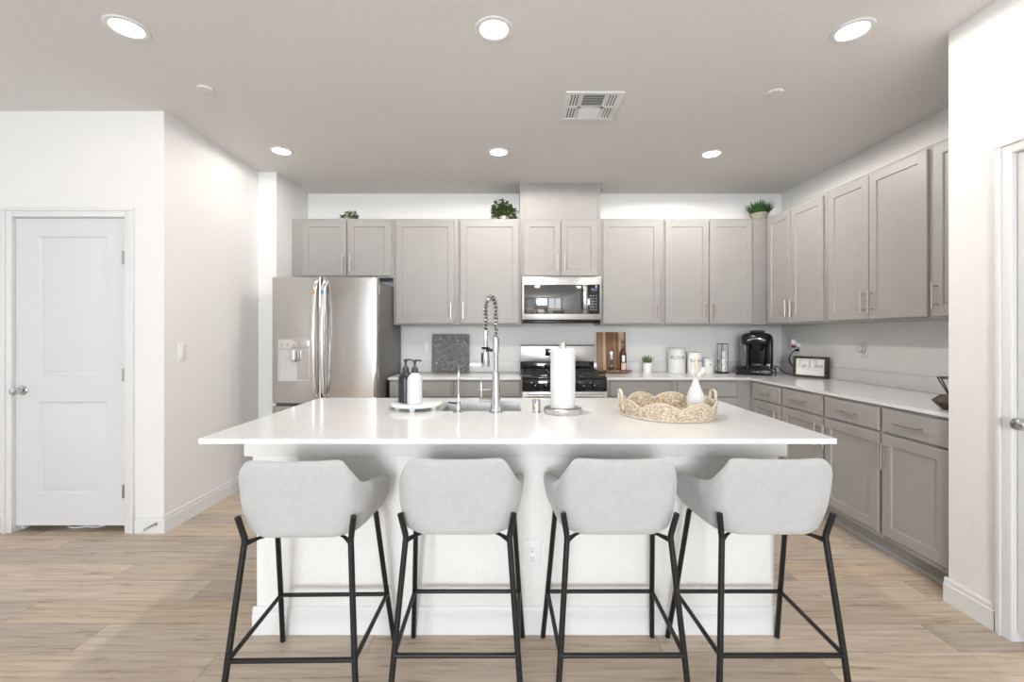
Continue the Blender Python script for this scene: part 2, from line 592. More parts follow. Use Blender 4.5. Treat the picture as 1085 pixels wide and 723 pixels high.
# near right wall with a door opening (faces -X), wall body 0.7 m deep up to the cabinet run
DRN0, DRN1 = 1.085, 1.905     # door opening along Y
DH = 2.08
mb = MB()
mb.box(X_NEAR, X_RIGHT, DRN1 + 0.012, Y_NEAR, 0, CEIL)
mb.box(X_NEAR, X_NEAR + 0.12, Y_REAR, DRN0 - 0.012, 0, CEIL)
mb.box(X_NEAR, X_NEAR + 0.12, DRN0 - 0.012, DRN1 + 0.012, DH + 0.012, CEIL)
struct('wall_right_near', mb, M['wall'], 'white wall with a door at the right edge of the photo', 'wall')
# left wall of the kitchen, and the door wall to its left
mb = MB().box(X_LEFT - 0.1, X_LEFT, Y_DOORWALL + 0.0, Y_PIL, 0, CEIL)
mb.box(X_LEFT - 0.1, X_PIL, Y_PIL, Y_BACK, 0, CEIL)
struct('wall_left', mb, M['wall'], 'white side wall with light switch left of the refrigerator', 'wall')
DL0, DL1 = -3.279, -2.536
mb = MB()
mb.box(DL1 + 0.008, X_LEFT - 0.1, Y_DOORWALL, Y_DOORWALL + 0.12, 0, CEIL)
mb.box(X_FAR_LEFT, DL0 - 0.008, Y_DOORWALL, Y_DOORWALL + 0.12, 0, CEIL)
mb.box(DL0 - 0.008, DL1 + 0.008, Y_DOORWALL, Y_DOORWALL + 0.12, DH + 0.006, CEIL)
struct('wall_left_front', mb, M['wall'], 'white wall around the panel door on the left', 'wall')
# closet behind the left door, closed and dark
mb = MB()
mb.box(X_FAR_LEFT, X_LEFT - 0.1, Y_DOORWALL + 0.9, Y_DOORWALL + 1.0, 0, CEIL)
struct('wall_closet', mb, M['wall'], 'back wall of the closet behind the left door', 'wall')
# far left wall with one window
FL0, FL1, FLZ0, FLZ1 = 0.4, 2.2, 0.1, 2.4
mb = MB()
mb.box(X_FAR_LEFT - 0.1, X_FAR_LEFT, Y_REAR, FL0, 0, CEIL)
mb.box(X_FAR_LEFT - 0.1, X_FAR_LEFT, FL1, Y_BACK, 0, CEIL)
mb.box(X_FAR_LEFT - 0.1, X_FAR_LEFT, FL0, FL1, 0, FLZ0)
mb.box(X_FAR_LEFT - 0.1, X_FAR_LEFT, FL0, FL1, FLZ1, CEIL)
struct('wall_far_left', mb, M['wall'], 'white side wall of the living area', 'wall')
mb = MB()
for (a, b_, c, d) in ((FL0, FL1, FLZ0, FLZ0 + .05), (FL0, FL1, FLZ1 - .05, FLZ1), (FL0, FL0 + .05, FLZ0 + .05, FLZ1 - .05), (FL1 - .05, FL1, FLZ0 + .05, FLZ1 - .05)):
    mb.box(X_FAR_LEFT - 0.08, X_FAR_LEFT - 0.02, a, b_, c, d, 0.004)
struct('window_5', mb, M['trim'], 'white framed window in the far left wall of the living area', 'window')
# rear wall with four window openings
mb = MB()
xe = X_FAR_LEFT
for (a, b_, c, d, mu, _) in REAR_WINDOWS:
    mb.box(xe, a, Y_REAR - 0.1, Y_REAR, 0, CEIL)
    mb.box(a, b_, Y_REAR - 0.1, Y_REAR, 0, c)
    mb.box(a, b_, Y_REAR - 0.1, Y_REAR, d, CEIL)
    xe = b_
mb.box(xe, X_RIGHT, Y_REAR - 0.1, Y_REAR, 0, CEIL)
struct('wall_rear', mb, M['wall'], 'white rear wall of the living area with four windows', 'wall')
for i, (a, b_, c, d, mu, _) in enumerate(REAR_WINDOWS):
    mb = MB()
    e_ = 0.03 if b_ - a < 0.5 else 0.05
    for x0, x1, z0, z1 in [(a, b_, c, c + e_), (a, b_, d - e_, d), (a, a + e_, c + e_, d - e_), (b_ - e_, b_, c + e_, d - e_)] + [(q - .04, q + .04, c + e_, d - e_) for q in mu]:
        mb.box(x0, x1, Y_REAR - 0.08, Y_REAR - 0.02, z0, z1, 0.004)
    struct('window_%d' % (i + 1), mb, M['trim'], ['narrow white framed window of the rear wall', 'single pane white framed window of the rear wall', 'added two pane fill-light window in the middle of the rear wall', 'two pane glazed door at the right of the rear wall'][i], 'window')


# ---- skirting boards
def base_profile_x(mb, x0, x1, y, sgn):
    """skirting along X on a wall plane y, standing out towards sgn*Y"""
    prof = [(0, 0), (0.014, 0), (0.014, 0.085), (0.010, 0.09), (0.010, 0.108), (0.004, 0.118), (0, 0.118)]
    poly = [(y + sgn * d, z) for d, z in prof]
    a = [mb.bm.verts.new((x0, p, z)) for p, z in poly]
    b = [mb.bm.verts.new((x1, p, z)) for p, z in poly]
    n = len(poly)
    for j in range(n):
        mb.bm.faces.new((a[j], a[(j + 1) % n], b[(j + 1) % n], b[j]))
    mb.bm.faces.new(a[::-1])
    mb.bm.faces.new(b)
    return mb


def base_profile_y(mb, y0, y1, x, sgn):
    t = MB()
    base_profile_x(t, y0, y1, 0, sgn)
    for f in t.bm.faces:
        vs = [mb.bm.verts.new((x + v.co.y, v.co.x, v.co.z)) for v in f.verts]
        mb.bm.faces.new(vs)
    t.bm.free()
    bmesh.ops.remove_doubles(mb.bm, verts=mb.bm.verts[:], dist=1e-6)
    return mb


struct('baseboard_left', base_profile_y(MB(), Y_DOORWALL - 0.014, Y_PIL - 0.001, X_LEFT, 1), M['trim'], 'white baseboard along the side wall left of the island', 'baseboard')
mb = base_profile_x(MB(), DL1 + 0.067, X_LEFT + 0.0, Y_DOORWALL, -1)
base_profile_x(mb, X_FAR_LEFT, DL0 - 0.067, Y_DOORWALL, -1)
struct('baseboard_left_front', mb, M['trim'], 'short white baseboard beside the left door', 'baseboard')
mb = base_profile_y(MB(), DRN1 + 0.068, Y_NEAR + 0.014, X_NEAR, -1)
base_profile_y(mb, Y_REAR, DRN0 - 0.068, X_NEAR, -1)
struct('baseboard_right_near', mb, M['trim'], 'white baseboard at the right edge beside the door casing', 'baseboard')


# ---- door casings: stepped profile, mitred by butt joint
def casing_front(mb, x0, x1, z1, y, w=0.06):
    """casing on a wall plane y facing -Y around the opening x0..x1, up to z1"""
    for (a, b_, c, d) in ((x0 - w, x0, 0, z1 + w), (x1, x1 + w, 0, z1 + w), (x0, x1, z1, z1 + w)):
        mb.box(a, b_, y - 0.012, y - 0.0005, c, d, 0.003)
    e = w * 0.38
    mb.box(x0 - w, x0 - w + e, y - 0.02, y - 0.012, 0, z1 + w - e, 0.003)
    mb.box(x1 + w - e, x1 + w, y - 0.02, y - 0.012, 0, z1 + w - e, 0.003)
    mb.box(x0 - w, x1 + w, y - 0.02, y - 0.012, z1 + w - e, z1 + w, 0.003)
    # jamb lining
    mb.box(x0 - 0.007, x0 - 0.001, y, y + 0.119, 0, z1 + 0.004)
    mb.box(x1 + 0.001, x1 + 0.007, y, y + 0.119, 0, z1 + 0.004)
    mb.box(x0 - 0.007, x1 + 0.007, y, y + 0.119, z1 - 0.001, z1 + 0.004)
    # stop
    mb.box(x0 - 0.001, x0 + 0.012, y + 0.055, y + 0.085, 0, z1)
    mb.box(x1 - 0.012, x1 + 0.001, y + 0.055, y + 0.085, 0, z1)
    return mb


def door_leaf(mb, x0, x1, z0, z1, y, panels, t=0.035):
    xs = sorted({x0, x1} | {p[0] for p in panels} | {p[1] for p in panels})
    zs = sorted({z0, z1} | {p[2] for p in panels} | {p[3] for p in panels})
    for i in range(len(xs) - 1):
        for j in range(len(zs) - 1):
            a, b_, c, d = xs[i], xs[i + 1], zs[j], zs[j + 1]
            if any(abs(p[0] - a) < 1e-6 and abs(p[2] - c) < 1e-6 for p in panels):
                def ins(k, dy):
                    return (a + k, b_ - k, c + k, d - k, y + dy)
                mb.rings([ins(0, 0), ins(0.007, 0.010), ins(0.016, 0.012), ins(0.040, 0.003), ins(0.044, 0.002)], cap_first=False)
            else:
                mb.quad((a, y, c), (b_, y, c), (b_, y, d), (a, y, d))
    mb.quad((x0, y + t, z0), (x1, y + t, z0), (x1, y + t, z1), (x0, y + t, z1))
    mb.quad((x0, y, z0), (x0, y + t, z0), (x0, y + t, z1), (x0, y, z1))
    mb.quad((x1, y, z0), (x1, y + t, z0), (x1, y + t, z1), (x1, y, z1))
    mb.quad((x0, y, z0), (x1, y, z0), (x1, y + t, z0), (x0, y + t, z0))
    mb.quad((x0, y, z1), (x1, y, z1), (x1, y + t, z1), (x0, y + t, z1))
    bmesh.ops.remove_doubles(mb.bm, verts=mb.bm.verts[:], dist=1e-5)
    return mb


def knob_mb(mb, x, y, z):
    """round door knob on a rosette, axis -Y"""
    rot = Matrix.Rotation(PI / 2, 4, 'X')
    mb.lathe([(0, 0), (0.031, 0), (0.031, 0.004), (0.026, 0.009), (0.012, 0.012), (0.010, 0.030), (0.016, 0.036), (0.026, 0.046), (0.028, 0.056), (0.024, 0.066), (0.012, 0.071), (0, 0.072)], (x, y, z), 24, rot=rot)
    return mb


def room_door(idx, x0, x1, y, trim_label, label, hinge_x, knob_x, mat4=None):
    c = casing_front(MB(), x0, x1, DH, y)
    if mat4:
        c.xform(mat4)
    struct('trim_%d' % idx, c, M['trim'], trim_label, 'door casing')
    w = x1 - x0
    a, b_ = x0 + 0.003, x1 - 0.003
    pa, pb = x0 + 0.155 * w / 0.743, x1 - 0.137 * w / 0.743
    d = door_leaf(MB(), a, b_, 0.042, DH - 0.004, y + 0.012, [(pa, pb, 0.252, 0.86), (pa, pb, 1.035, 1.955)])
    if mat4:
        d.xform(mat4)
    leaf = struct('door_%d' % idx, d, M['door_paint'], label, 'door')
    k = knob_mb(MB(), knob_x, y + 0.0115, 0.937)
    if mat4:
        k.xform(mat4)
    k.build('door_knob', M['chrome'], leaf)
    for hz in (0.27, 1.04, 1.815):
        hinge_c = hinge_x - 0.016 if mat4 is None else hinge_x
        h = MB().box(hinge_c - 0.012, hinge_c + 0.001, y + 0.004, y + 0.0115, hz - 0.045, hz + 0.045, 0.001)
        for q in range(3):
            h.lathe([(0, -0.0145), (0.006, -0.0145), (0.006, 0.0145), (0, 0.0145)], (hinge_c + 0.0005, y + 0.004, hz + (q - 1) * 0.030), 10)
        if mat4:
            h.xform(mat4)
        h.build('hinge', M['hinge'], leaf)
    return leaf


room_door(1, DL0, DL1, Y_DOORWALL, 'white casing around the panel door on the left', 'white two-panel door with round chrome knob on the left', DL1 - 0.002, DL0 + 0.055)
# right door: local frame, facing -Y, turned to face -X: local (x,y)->world (X_NEAR + y, -x)
Mr = Matrix.Translation((X_NEAR, 0, 0)) @ Matrix.Rotation(-PI / 2, 4, 'Z')
room_door(2, -DRN1, -DRN0, 0.0, 'white casing of the door at the right edge', 'white door with dark chrome knob at the right edge', -DRN0 - 0.002, -DRN1 + 0.055, Mr)

# ------------------------------------------------------------------ kitchen cabinets
def bar_pull(mb, c, length, vertical, y=-0.02):
    """bar handle on two posts, standing out towards -Y"""
    x, z = c
    r = 0.006
    h = length / 2
    out = y - 0.032
    if vertical:
        mb.tube([(x, out, z - h), (x, out, z + h)], r, 10)
        for s in (-1, 1):
            mb.tube([(x, y + 0.0005, z + s * h * 0.68), (x, out, z + s * h * 0.68)], 0.0048, 8)
    else:
        mb.tube([(x - h, out, z), (x + h, out, z)], r, 10)
        for s in (-1, 1):
            mb.tube([(x + s * h * 0.68, y + 0.0005, z), (x + s * h * 0.68, out, z)], 0.0048, 8)
    return mb


def cabinet(name, label, group, run, front, u0, u1, depth, z0, z1, doors=(), drawers=(), toe=False):
    """run 'back': u is world X, front plane is world Y. run 'right': u is world Y (u0 far, u1 near), front plane is world X.
    doors: (ua, ub, za, zb, handle) with handle 'a' or 'b' = which edge carries the pull"""
    uc = (u0 + u1) / 2
    if run == 'back':
        root = thing(name, label, 'cabinet', (uc, front, z0), 0.0, group)
        f = lambda u: u - uc
    else:
        root = thing(name, label, 'cabinet', (front, uc, z0), -PI / 2, group)
        f = lambda u: uc - u
    g = 0.0006
    xa, xb = sorted((f(u0), f(u1)))
    xa += g
    xb -= g
    h = z1 - z0
    body = MB()
    if toe:
        body.box(xa, xb, 0, depth, 0.105, h, 0.0015)
        body.build('body', M['cabinet'], root)
        k = MB().box(xa, xb, 0.062, depth, 0.0005, 0.105)
        k.box(xa, xb, 0.05, 0.062, 0.0005, 0.03, 0.003)
        k.build('toe_kick', M['cabinet'], root)
    else:
        body.box(xa, xb, 0, depth, 0.0, h, 0.0015)
        body.build('body', M['cabinet'], root)
    for (a, b_, za, zb, hd) in doors:
        p, q = sorted((f(a), f(b_)))
        d = MB().shaker(p, q, za - z0, zb - z0).build('door', M['cabinet'], root)
        if hd:
            L_ = 0.155
            hx = f(a) if hd == 'a' else f(b_)
            hx += 0.03 * (1 if hx < (p + q) / 2 else -1)
            hz = (zb - z0 - 0.045 - L_ / 2) if toe else (za - z0 + 0.045 + L_ / 2)
            bar_pull(MB(), (hx, hz), L_, True).build('handle', M['nickel'], d)
    for (a, b_, za, zb) in drawers:
        p, q = sorted((f(a), f(b_)))
        d = MB().slab(p, q, za - z0, zb - z0).build('drawer', M['cabinet'], root)
        bar_pull(MB(), ((p + q) / 2, (za + zb) / 2 - z0), 0.165, False).build('handle', M['nickel'], d)
    return root


UT, UB = 2.427, 1.398       # top and underside of the upper cabinets
YU = 4.35                   # face frame plane, back uppers
SU = 475.0 / (YU - 0.02)


def ux(px):
    return (px - 541.0) / SU


dt, db = UT - 0.022, UB + 0.014
UD = Y_BACK - YU - 0.001
GB = 'greige upper cabinets on the back wall'
cabinet('upper_cabinet', 'short two-door greige cabinet above the refrigerator', GB, 'back', YU, X_PIL + 0.003, -1.137, UD, 1.855, UT,
        [(ux(320), ux(366.8), 1.872, dt, 'b'), (ux(368.2), ux(414.5), 1.872, dt, 'a')])
cabinet('upper_cabinet', 'tall one-door greige wall cabinet next to the refrigerator, pull at lower right', GB, 'back', YU, -1.137, -0.512, UD, UB, UT,
        [(ux(419.3), ux(481.3), db, dt, 'b')])
cabinet('upper_cabinet', 'tall one-door greige wall cabinet left of the microwave, pull at lower left', GB, 'back', YU, -0.512, 0.106, UD, UB, UT,
        [(ux(487.6), ux(549.8), db, dt, 'a')])
cabinet('upper_cabinet', 'short two-door greige cabinet above the microwave', GB, 'back', YU, 0.106, 0.872, UD, 1.858, UT,
        [(ux(555), ux(593.9), 1.874, dt, 'b'), (ux(594.7), ux(633), 1.874, dt, 'a')])
cabinet('upper_cabinet', 'tall one-door greige wall cabinet right of the microwave above the cutting board', GB, 'back', YU, 0.872, 1.48, UD, UB, UT,
        [(ux(639), ux(699.5), db, dt, 'b')])
cabinet('upper_cabinet', 'tall two-door greige wall cabinet above the flour canisters', GB, 'back', YU, 1.48, 2.483, UD, UB, UT,
        [(ux(705), ux(751.2), db, dt, 'b'), (ux(752), ux(797.3), db, dt, 'a')])
o = MB().box(0.092, 0.868, YU + 0.001, Y_BACK - 0.001, UT + 0.0005, CEIL - 0.0005, 0.002)
o.box(0.092, 0.112, YU - 0.006, YU + 0.001, UT + 0.0005, CEIL - 0.0005)
o.box(0.848, 0.868, YU - 0.006, YU + 0.001, UT + 0.0005, CEIL - 0.0005)
o.box(0.112, 0.848, YU - 0.006, YU + 0.001, CEIL - 0.018, CEIL - 0.0005)
tag(o.build('duct_cover', M['cabinet']), 'greige boxed vent cover between the microwave cabinet and the ceiling', 'duct cover')

XU = 2.485
XD = XU - 0.02


def ry(px, X=XD):
    return 475.0 * X / (px - 541.0)


GR = 'greige upper cabinets on the right wall'
UDR = X_RIGHT - XU - 0.001
cabinet('upper_cabinet', 'two-door greige wall cabinet in the corner above the framed sign', GR, 'right', XU, Y_BACK - 0.002, 3.512, UDR, UB, UT,
        [(ry(813), ry(837.4), db, dt, 'b'), (ry(838), ry(871.4), db, dt, 'a')])
cabinet('upper_cabinet', 'largest two-door greige wall cabinet in the middle of the right wall', GR, 'right', XU, 3.512, 2.63, UDR, UB, UT,
        [(ry(877.4), ry(919.8), db, dt, 'b'), (ry(920.6), ry(982), db, dt, 'a')])
cabinet('upper_cabinet', 'greige wall cabinet cut off by the white wall at the right', GR, 'right', XU, 2.63, Y_NEAR + 0.003, UDR, UB, UT,
        [(ry(988), 2.215, db, dt, 'a')])

# base cabinets
BT = 0.892
YB = 4.09
SB = 475.0 / (YB - 0.02)


def bx_(px):
    return (px - 541.0) / SB


DZ0, DZ1 = 0.739, 0.876
OZ0, OZ1 = 0.14, 0.727
BD = Y_BACK - YB - 0.002
GBB = 'greige base cabinets on the back wall'
cabinet('base_cabinet', 'greige base cabinet beside the refrigerator behind the soap bottles', GBB, 'back', YB, -1.106, -0.527, BD, 0, BT,
        [(bx_(412.5), bx_(477.5), OZ0, OZ1, 'b')], [(bx_(412.5), bx_(477.5), DZ0, DZ1)], True)
cabinet('base_cabinet', 'greige base cabinet left of the range under the carved panel', GBB, 'back', YB, -0.527, 0.094, BD, 0, BT,
        [(bx_(481.5), bx_(550.5), OZ0, OZ1, 'a')], [(bx_(481.5), bx_(550.5), DZ0, DZ1)], True)
cabinet('base_cabinet', 'greige base cabinet right of the range under the cutting board', GBB, 'back', YB, 0.864, 1.487, BD, 0, BT,
        [(bx_(647), bx_(711), OZ0, OZ1, 'a')], [(bx_(647), bx_(711), DZ0, DZ1)], True)
cabinet('base_cabinet', 'greige base cabinet under the mug rack, ending in the corner', GBB, 'back', YB, 1.487, 2.188, BD, 0, BT,
        [(bx_(718), bx_(781), OZ0, OZ1, 'a')], [(bx_(718), bx_(781), DZ0, DZ1)], True)
XB = 2.19
XBD = XB - 0.02
GRB = 'greige base cabinets on the right wall'
BDR = X_RIGHT - XB - 0.001


def rb(px):
    return 475.0 * XBD / (px - 541.0)


for (u0, u1, a, b_, hd, lab) in ((Y_BACK - 0.003, 3.6, 797, 826.3, 'b', 'greige base cabinet in the corner under the coffee maker'),
                                 (3.6, 3.114, 828.4, 870.5, 'b', 'greige base cabinet under the framed sign, second along the right wall'),
                                 (3.114, 2.634, 873.4, 930.3, 'a', 'greige base cabinet on the right wall, third from the corner'),
                                 (2.634, Y_NEAR + 0.003, 934.3, 1004.8, 'a', 'nearest greige base cabinet, beside the white wall end')):
    cabinet('base_cabinet', lab, GRB, 'right', XB, u0, u1, BDR, 0, BT,
            [(rb(a), rb(b_), OZ0, OZ1, hd)], [(rb(a), rb(b_), DZ0, DZ1)], True)

# worktops
CT0, CT1 = 0.8935, 0.914
YC = 4.055
XC = 2.165
m = MB().box(-1.113, 0.0925, YC, Y_BACK - 0.001, CT0, CT1, 0.002)
w1 = m.build('countertop', M['quartz'])
tag(w1, 'short white quartz worktop between the refrigerator and the range', 'countertop')
MB().box(-1.113, 0.0925, Y_BACK - 0.021, Y_BACK - 0.001, CT1 + 0.0003, 1.022, 0.002).build('backsplash', M['quartz'], w1)
m = MB().prism([(0.8655, YC), (XC, YC), (XC, Y_NEAR + 0.002), (X_RIGHT - 0.001, Y_NEAR + 0.002), (X_RIGHT - 0.001, Y_BACK - 0.001), (0.8655, Y_BACK - 0.001)], CT0, CT1)
es = [e for e in m.bm.edges if abs(e.verts[0].co.z - e.verts[1].co.z) < 1e-6]
bmesh.ops.bevel(m.bm, geom=es, offset=0.002, segments=2, affect='EDGES')
w2 = m.build('countertop', M['quartz'])
tag(w2, 'L-shaped white quartz worktop running round the right corner', 'countertop')
m = MB().box(0.8655, X_RIGHT - 0.022, Y_BACK - 0.021, Y_BACK - 0.001, CT1 + 0.0003, 1.022, 0.002)
m.box(X_RIGHT - 0.021, X_RIGHT - 0.001, Y_NEAR + 0.002, Y_BACK - 0.001, CT1 + 0.0003, 1.022, 0.002)
m.build('backsplash', M['quartz'], w2)

# ------------------------------------------------------------------ island
isl = thing('kitchen_island', 'white kitchen island base behind the four bar stools', 'kitchen island', (0.02, 2.3, 0))
IX0, IX1, IY0, IY1 = -1.11, 1.152, 1.962, 2.74


def loc(mb, root):
    return mb.xform(Matrix.Translation(-Vector(root.location)))


IT = 0.8925
m = MB()
t_ = 0.02
m.box(IX0, IX1, IY0, IY0 + t_, 0.0005, IT)
m.box(IX0, IX1, IY1 - t_, IY1, 0.0005, IT)
m.box(IX0, IX0 + t_, IY0 + t_, IY1 - t_, 0.0005, IT)
m.box(IX1 - t_, IX1, IY0 + t_, IY1 - t_, 0.0005, IT)
loc(m, isl).build('panel', M['island'], isl)
m = MB()
# stepped apron under the worktop
m.rings([(IX0 - .034, IX1 + .034, 0.784, IT, IY0 - 0.0), (IX0 - .034, IX1 + .034, 0.784, IT, IY0 - 0.036), (IX0 - .034, IX1 + .034, 0.787, IT, IY0 - 0.038)])
m.rings([(IX0 - .011, IX1 + .011, 0.7335, 0.784, IY0), (IX0 - .011, IX1 + .011, 0.7335, 0.784, IY0 - 0.013)])
for sx, x in ((-1, IX0), (1, IX1)):
    a, b_ = sorted((x, x + sx * 0.034))
    m.box(a, b_, IY0, IY1, 0.784, IT)
    a, b_ = sorted((x, x + sx * 0.011))
    m.box(a, b_, IY0, IY1, 0.7335, 0.784)
loc(m, isl).build('apron', M['island'], isl)
m = base_profile_x(MB(), IX0 - 0.014, IX1 + 0.014, IY0, -1)
base_profile_y(m, IY0 + 0.0002, IY1, IX0, -1)
base_profile_y(m, IY0 + 0.0002, IY1, IX1, 1)
m.xform(Matrix.Translation((0, 0, 0.0005)))
loc(m, isl).build('baseboard', M['trim'], isl)

TX0, TX1, TY0, TY1 = -1.18, 1.234, 1.695, 2.774
SX0, SX1, SY0, SY1 = -0.375, 0.055, 2.300, 2.665      # sink cut-out
m = MB()
outer = [(TX0, TY0), (TX1, TY0), (TX1, TY1), (TX0, TY1)]
inner = [(SX0, SY0), (SX1, SY0), (SX1, SY1), (SX0, SY1)]
top_o = [m.bm.verts.new((x, y, CT1)) for x, y in outer]
top_i = [m.bm.verts.new((x, y, CT1)) for x, y in inner]
bot_o = [m.bm.verts.new((x, y, CT0)) for x, y in outer]
bot_i = [m.bm.verts.new((x, y, CT0)) for x, y in inner]
for j in range(4):
    k = (j + 1) % 4
    m.bm.faces.new((top_o[j], top_o[k], top_i[k], top_i[j]))
    m.bm.faces.new((bot_o[k], bot_o[j], bot_i[j], bot_i[k]))
    m.bm.faces.new((bot_o[j], bot_o[k], top_o[k], top_o[j]))
    m.bm.faces.new((top_i[j], top_i[k], bot_i[k], bot_i[j]))
es = [e for e in m.bm.edges if len(e.link_faces) == 2 and e.calc_face_angle() > 0.5]
bmesh.ops.bevel(m.bm, geom=es, offset=0.002, segments=2, affect='EDGES')
tag(m.build('countertop', M['quartz']), 'large white quartz island worktop in front of the stools\' backs', 'countertop')

# sink: undermount bowl
sk = thing('kitchen_sink', 'stainless undermount sink set into the island worktop', 'sink', ((SX0 + SX1) / 2, (SY0 + SY1) / 2, 0.68))
m = MB()
a = 0.012
zt = CT0 - 0.0008
ro = [(SX0 - a, SY0 - a), (SX1 + a, SY0 - a), (SX1 + a, SY1 + a), (SX0 - a, SY1 + a)]
ri = [(SX0 + .002, SY0 + .002), (SX1 - .002, SY0 + .002), (SX1 - .002, SY1 - .002), (SX0 + .002, SY1 - .002)]
rb_ = [(SX0 + .02, SY0 + .02), (SX1 - .02, SY0 + .02), (SX1 - .02, SY1 - .02), (SX0 + .02, SY1 - .02)]
R = [[m.bm.verts.new((x, y, z)) for x, y in rr] for rr, z in ((ro, 0.68), (ro, zt), (ri, zt), (ri, 0.70), (rb_, 0.684))]
for A, B in zip(R[:-1], R[1:]):
    for j in range(4):
        m.bm.faces.new((A[j], A[(j + 1) % 4], B[(j + 1) % 4], B[j]))
m.bm.faces.new(R[-1])
m.bm.faces.new(R[0][::-1])
loc(m, sk).build('basin', M['steel_sink'], sk)
m = MB().lathe([(0, 0.0045), (0.03, 0.0045), (0.034, 0.007), (0.044, 0.006), (0.045, 0.0045)], ((SX0 + SX1) / 2, (SY0 + SY1) / 2, 0.68), 24)
loc(m, sk).build('drain', M['chrome'], sk)


# outlet plates
def outlet(loc_, rz, label, kind='duplex', w=0.074, h=0.118, cat='outlet', name='wall_outlet', group='outlet plates on the kitchen walls'):
    r = thing(name, label, cat, loc_, rz, group)
    MB().box(-w / 2, w / 2, -0.006, -0.0005, -h / 2, h / 2, 0.003).build('plate', M['plastic_white'], r)
    if kind == 'duplex':
        for s in (-1, 1):
            f = MB().lathe([(0, 0), (0.0165, 0), (0.0165, 0.0015), (0.015, 0.0025), (0, 0.0025)], (0, -0.006, s * 0.0195), 24, rot=Matrix.Rotation(PI / 2, 4, 'X')).build('receptacle', M['plastic_white'], r)
            q = MB()
            for dx, hh in ((-0.006, 0.009), (0.006, 0.007)):
                q.box(dx - 0.0012, dx + 0.0012, -0.0088, -0.0083, s * 0.0195 + 0.002 - hh / 2 + 0.002, s * 0.0195 + 0.002 + hh / 2 + 0.002)
            q.box(-0.0022, 0.0022, -0.0088, -0.0083, s * 0.0195 - 0.011, s * 0.0195 - 0.006)
            q.build('slots', M['ink_grey'], f)
        MB().lathe([(0, 0), (0.003, 0), (0.0025, 0.0012), (0, 0.0012)], (0, -0.006, 0), 10, rot=Matrix.Rotation(PI / 2, 4, 'X')).build('screw', M['plastic_white'], r)
    else:
        q = MB().box(-0.017, 0.017, -0.0075, -0.006, -0.034, 0.034, 0.0008)
        f = q.build('switch_frame', M['plastic_white'], r)
        MB().box(-0.0145, 0.0145, -0.0105, -0.0075, -0.031, 0.031, 0.0015).build('rocker', M['plastic_white'], f)
    return r


outlet((0.0965, IY0 - 0.0003, 0.352), 0, 'white duplex outlet on the island front between the stools')
outlet((-0.905, Y_BACK - 0.0003, 1.172), 0, 'white duplex outlet on the back wall left of the carved panel')
outlet((-0.235, Y_BACK - 0.0003, 1.172), 0, 'white switch plate on the back wall behind the tall faucet', 'switch', name='light_switch', cat='light switch')
outlet((X_LEFT + 0.0003, 3.11, 1.182), PI / 2, 'white rocker light switch on the side wall left of the refrigerator', 'switch', 0.075, 0.125, 'light switch', 'light_switch')
outlet((X_RIGHT - 0.0003, 3.60, 1.172), -PI / 2, 'white duplex outlet on the right wall above the long worktop')
outlet((X_RIGHT - 0.0003, 4.40, 1.172), -PI / 2, 'white duplex outlet on the right wall by the coffee maker')


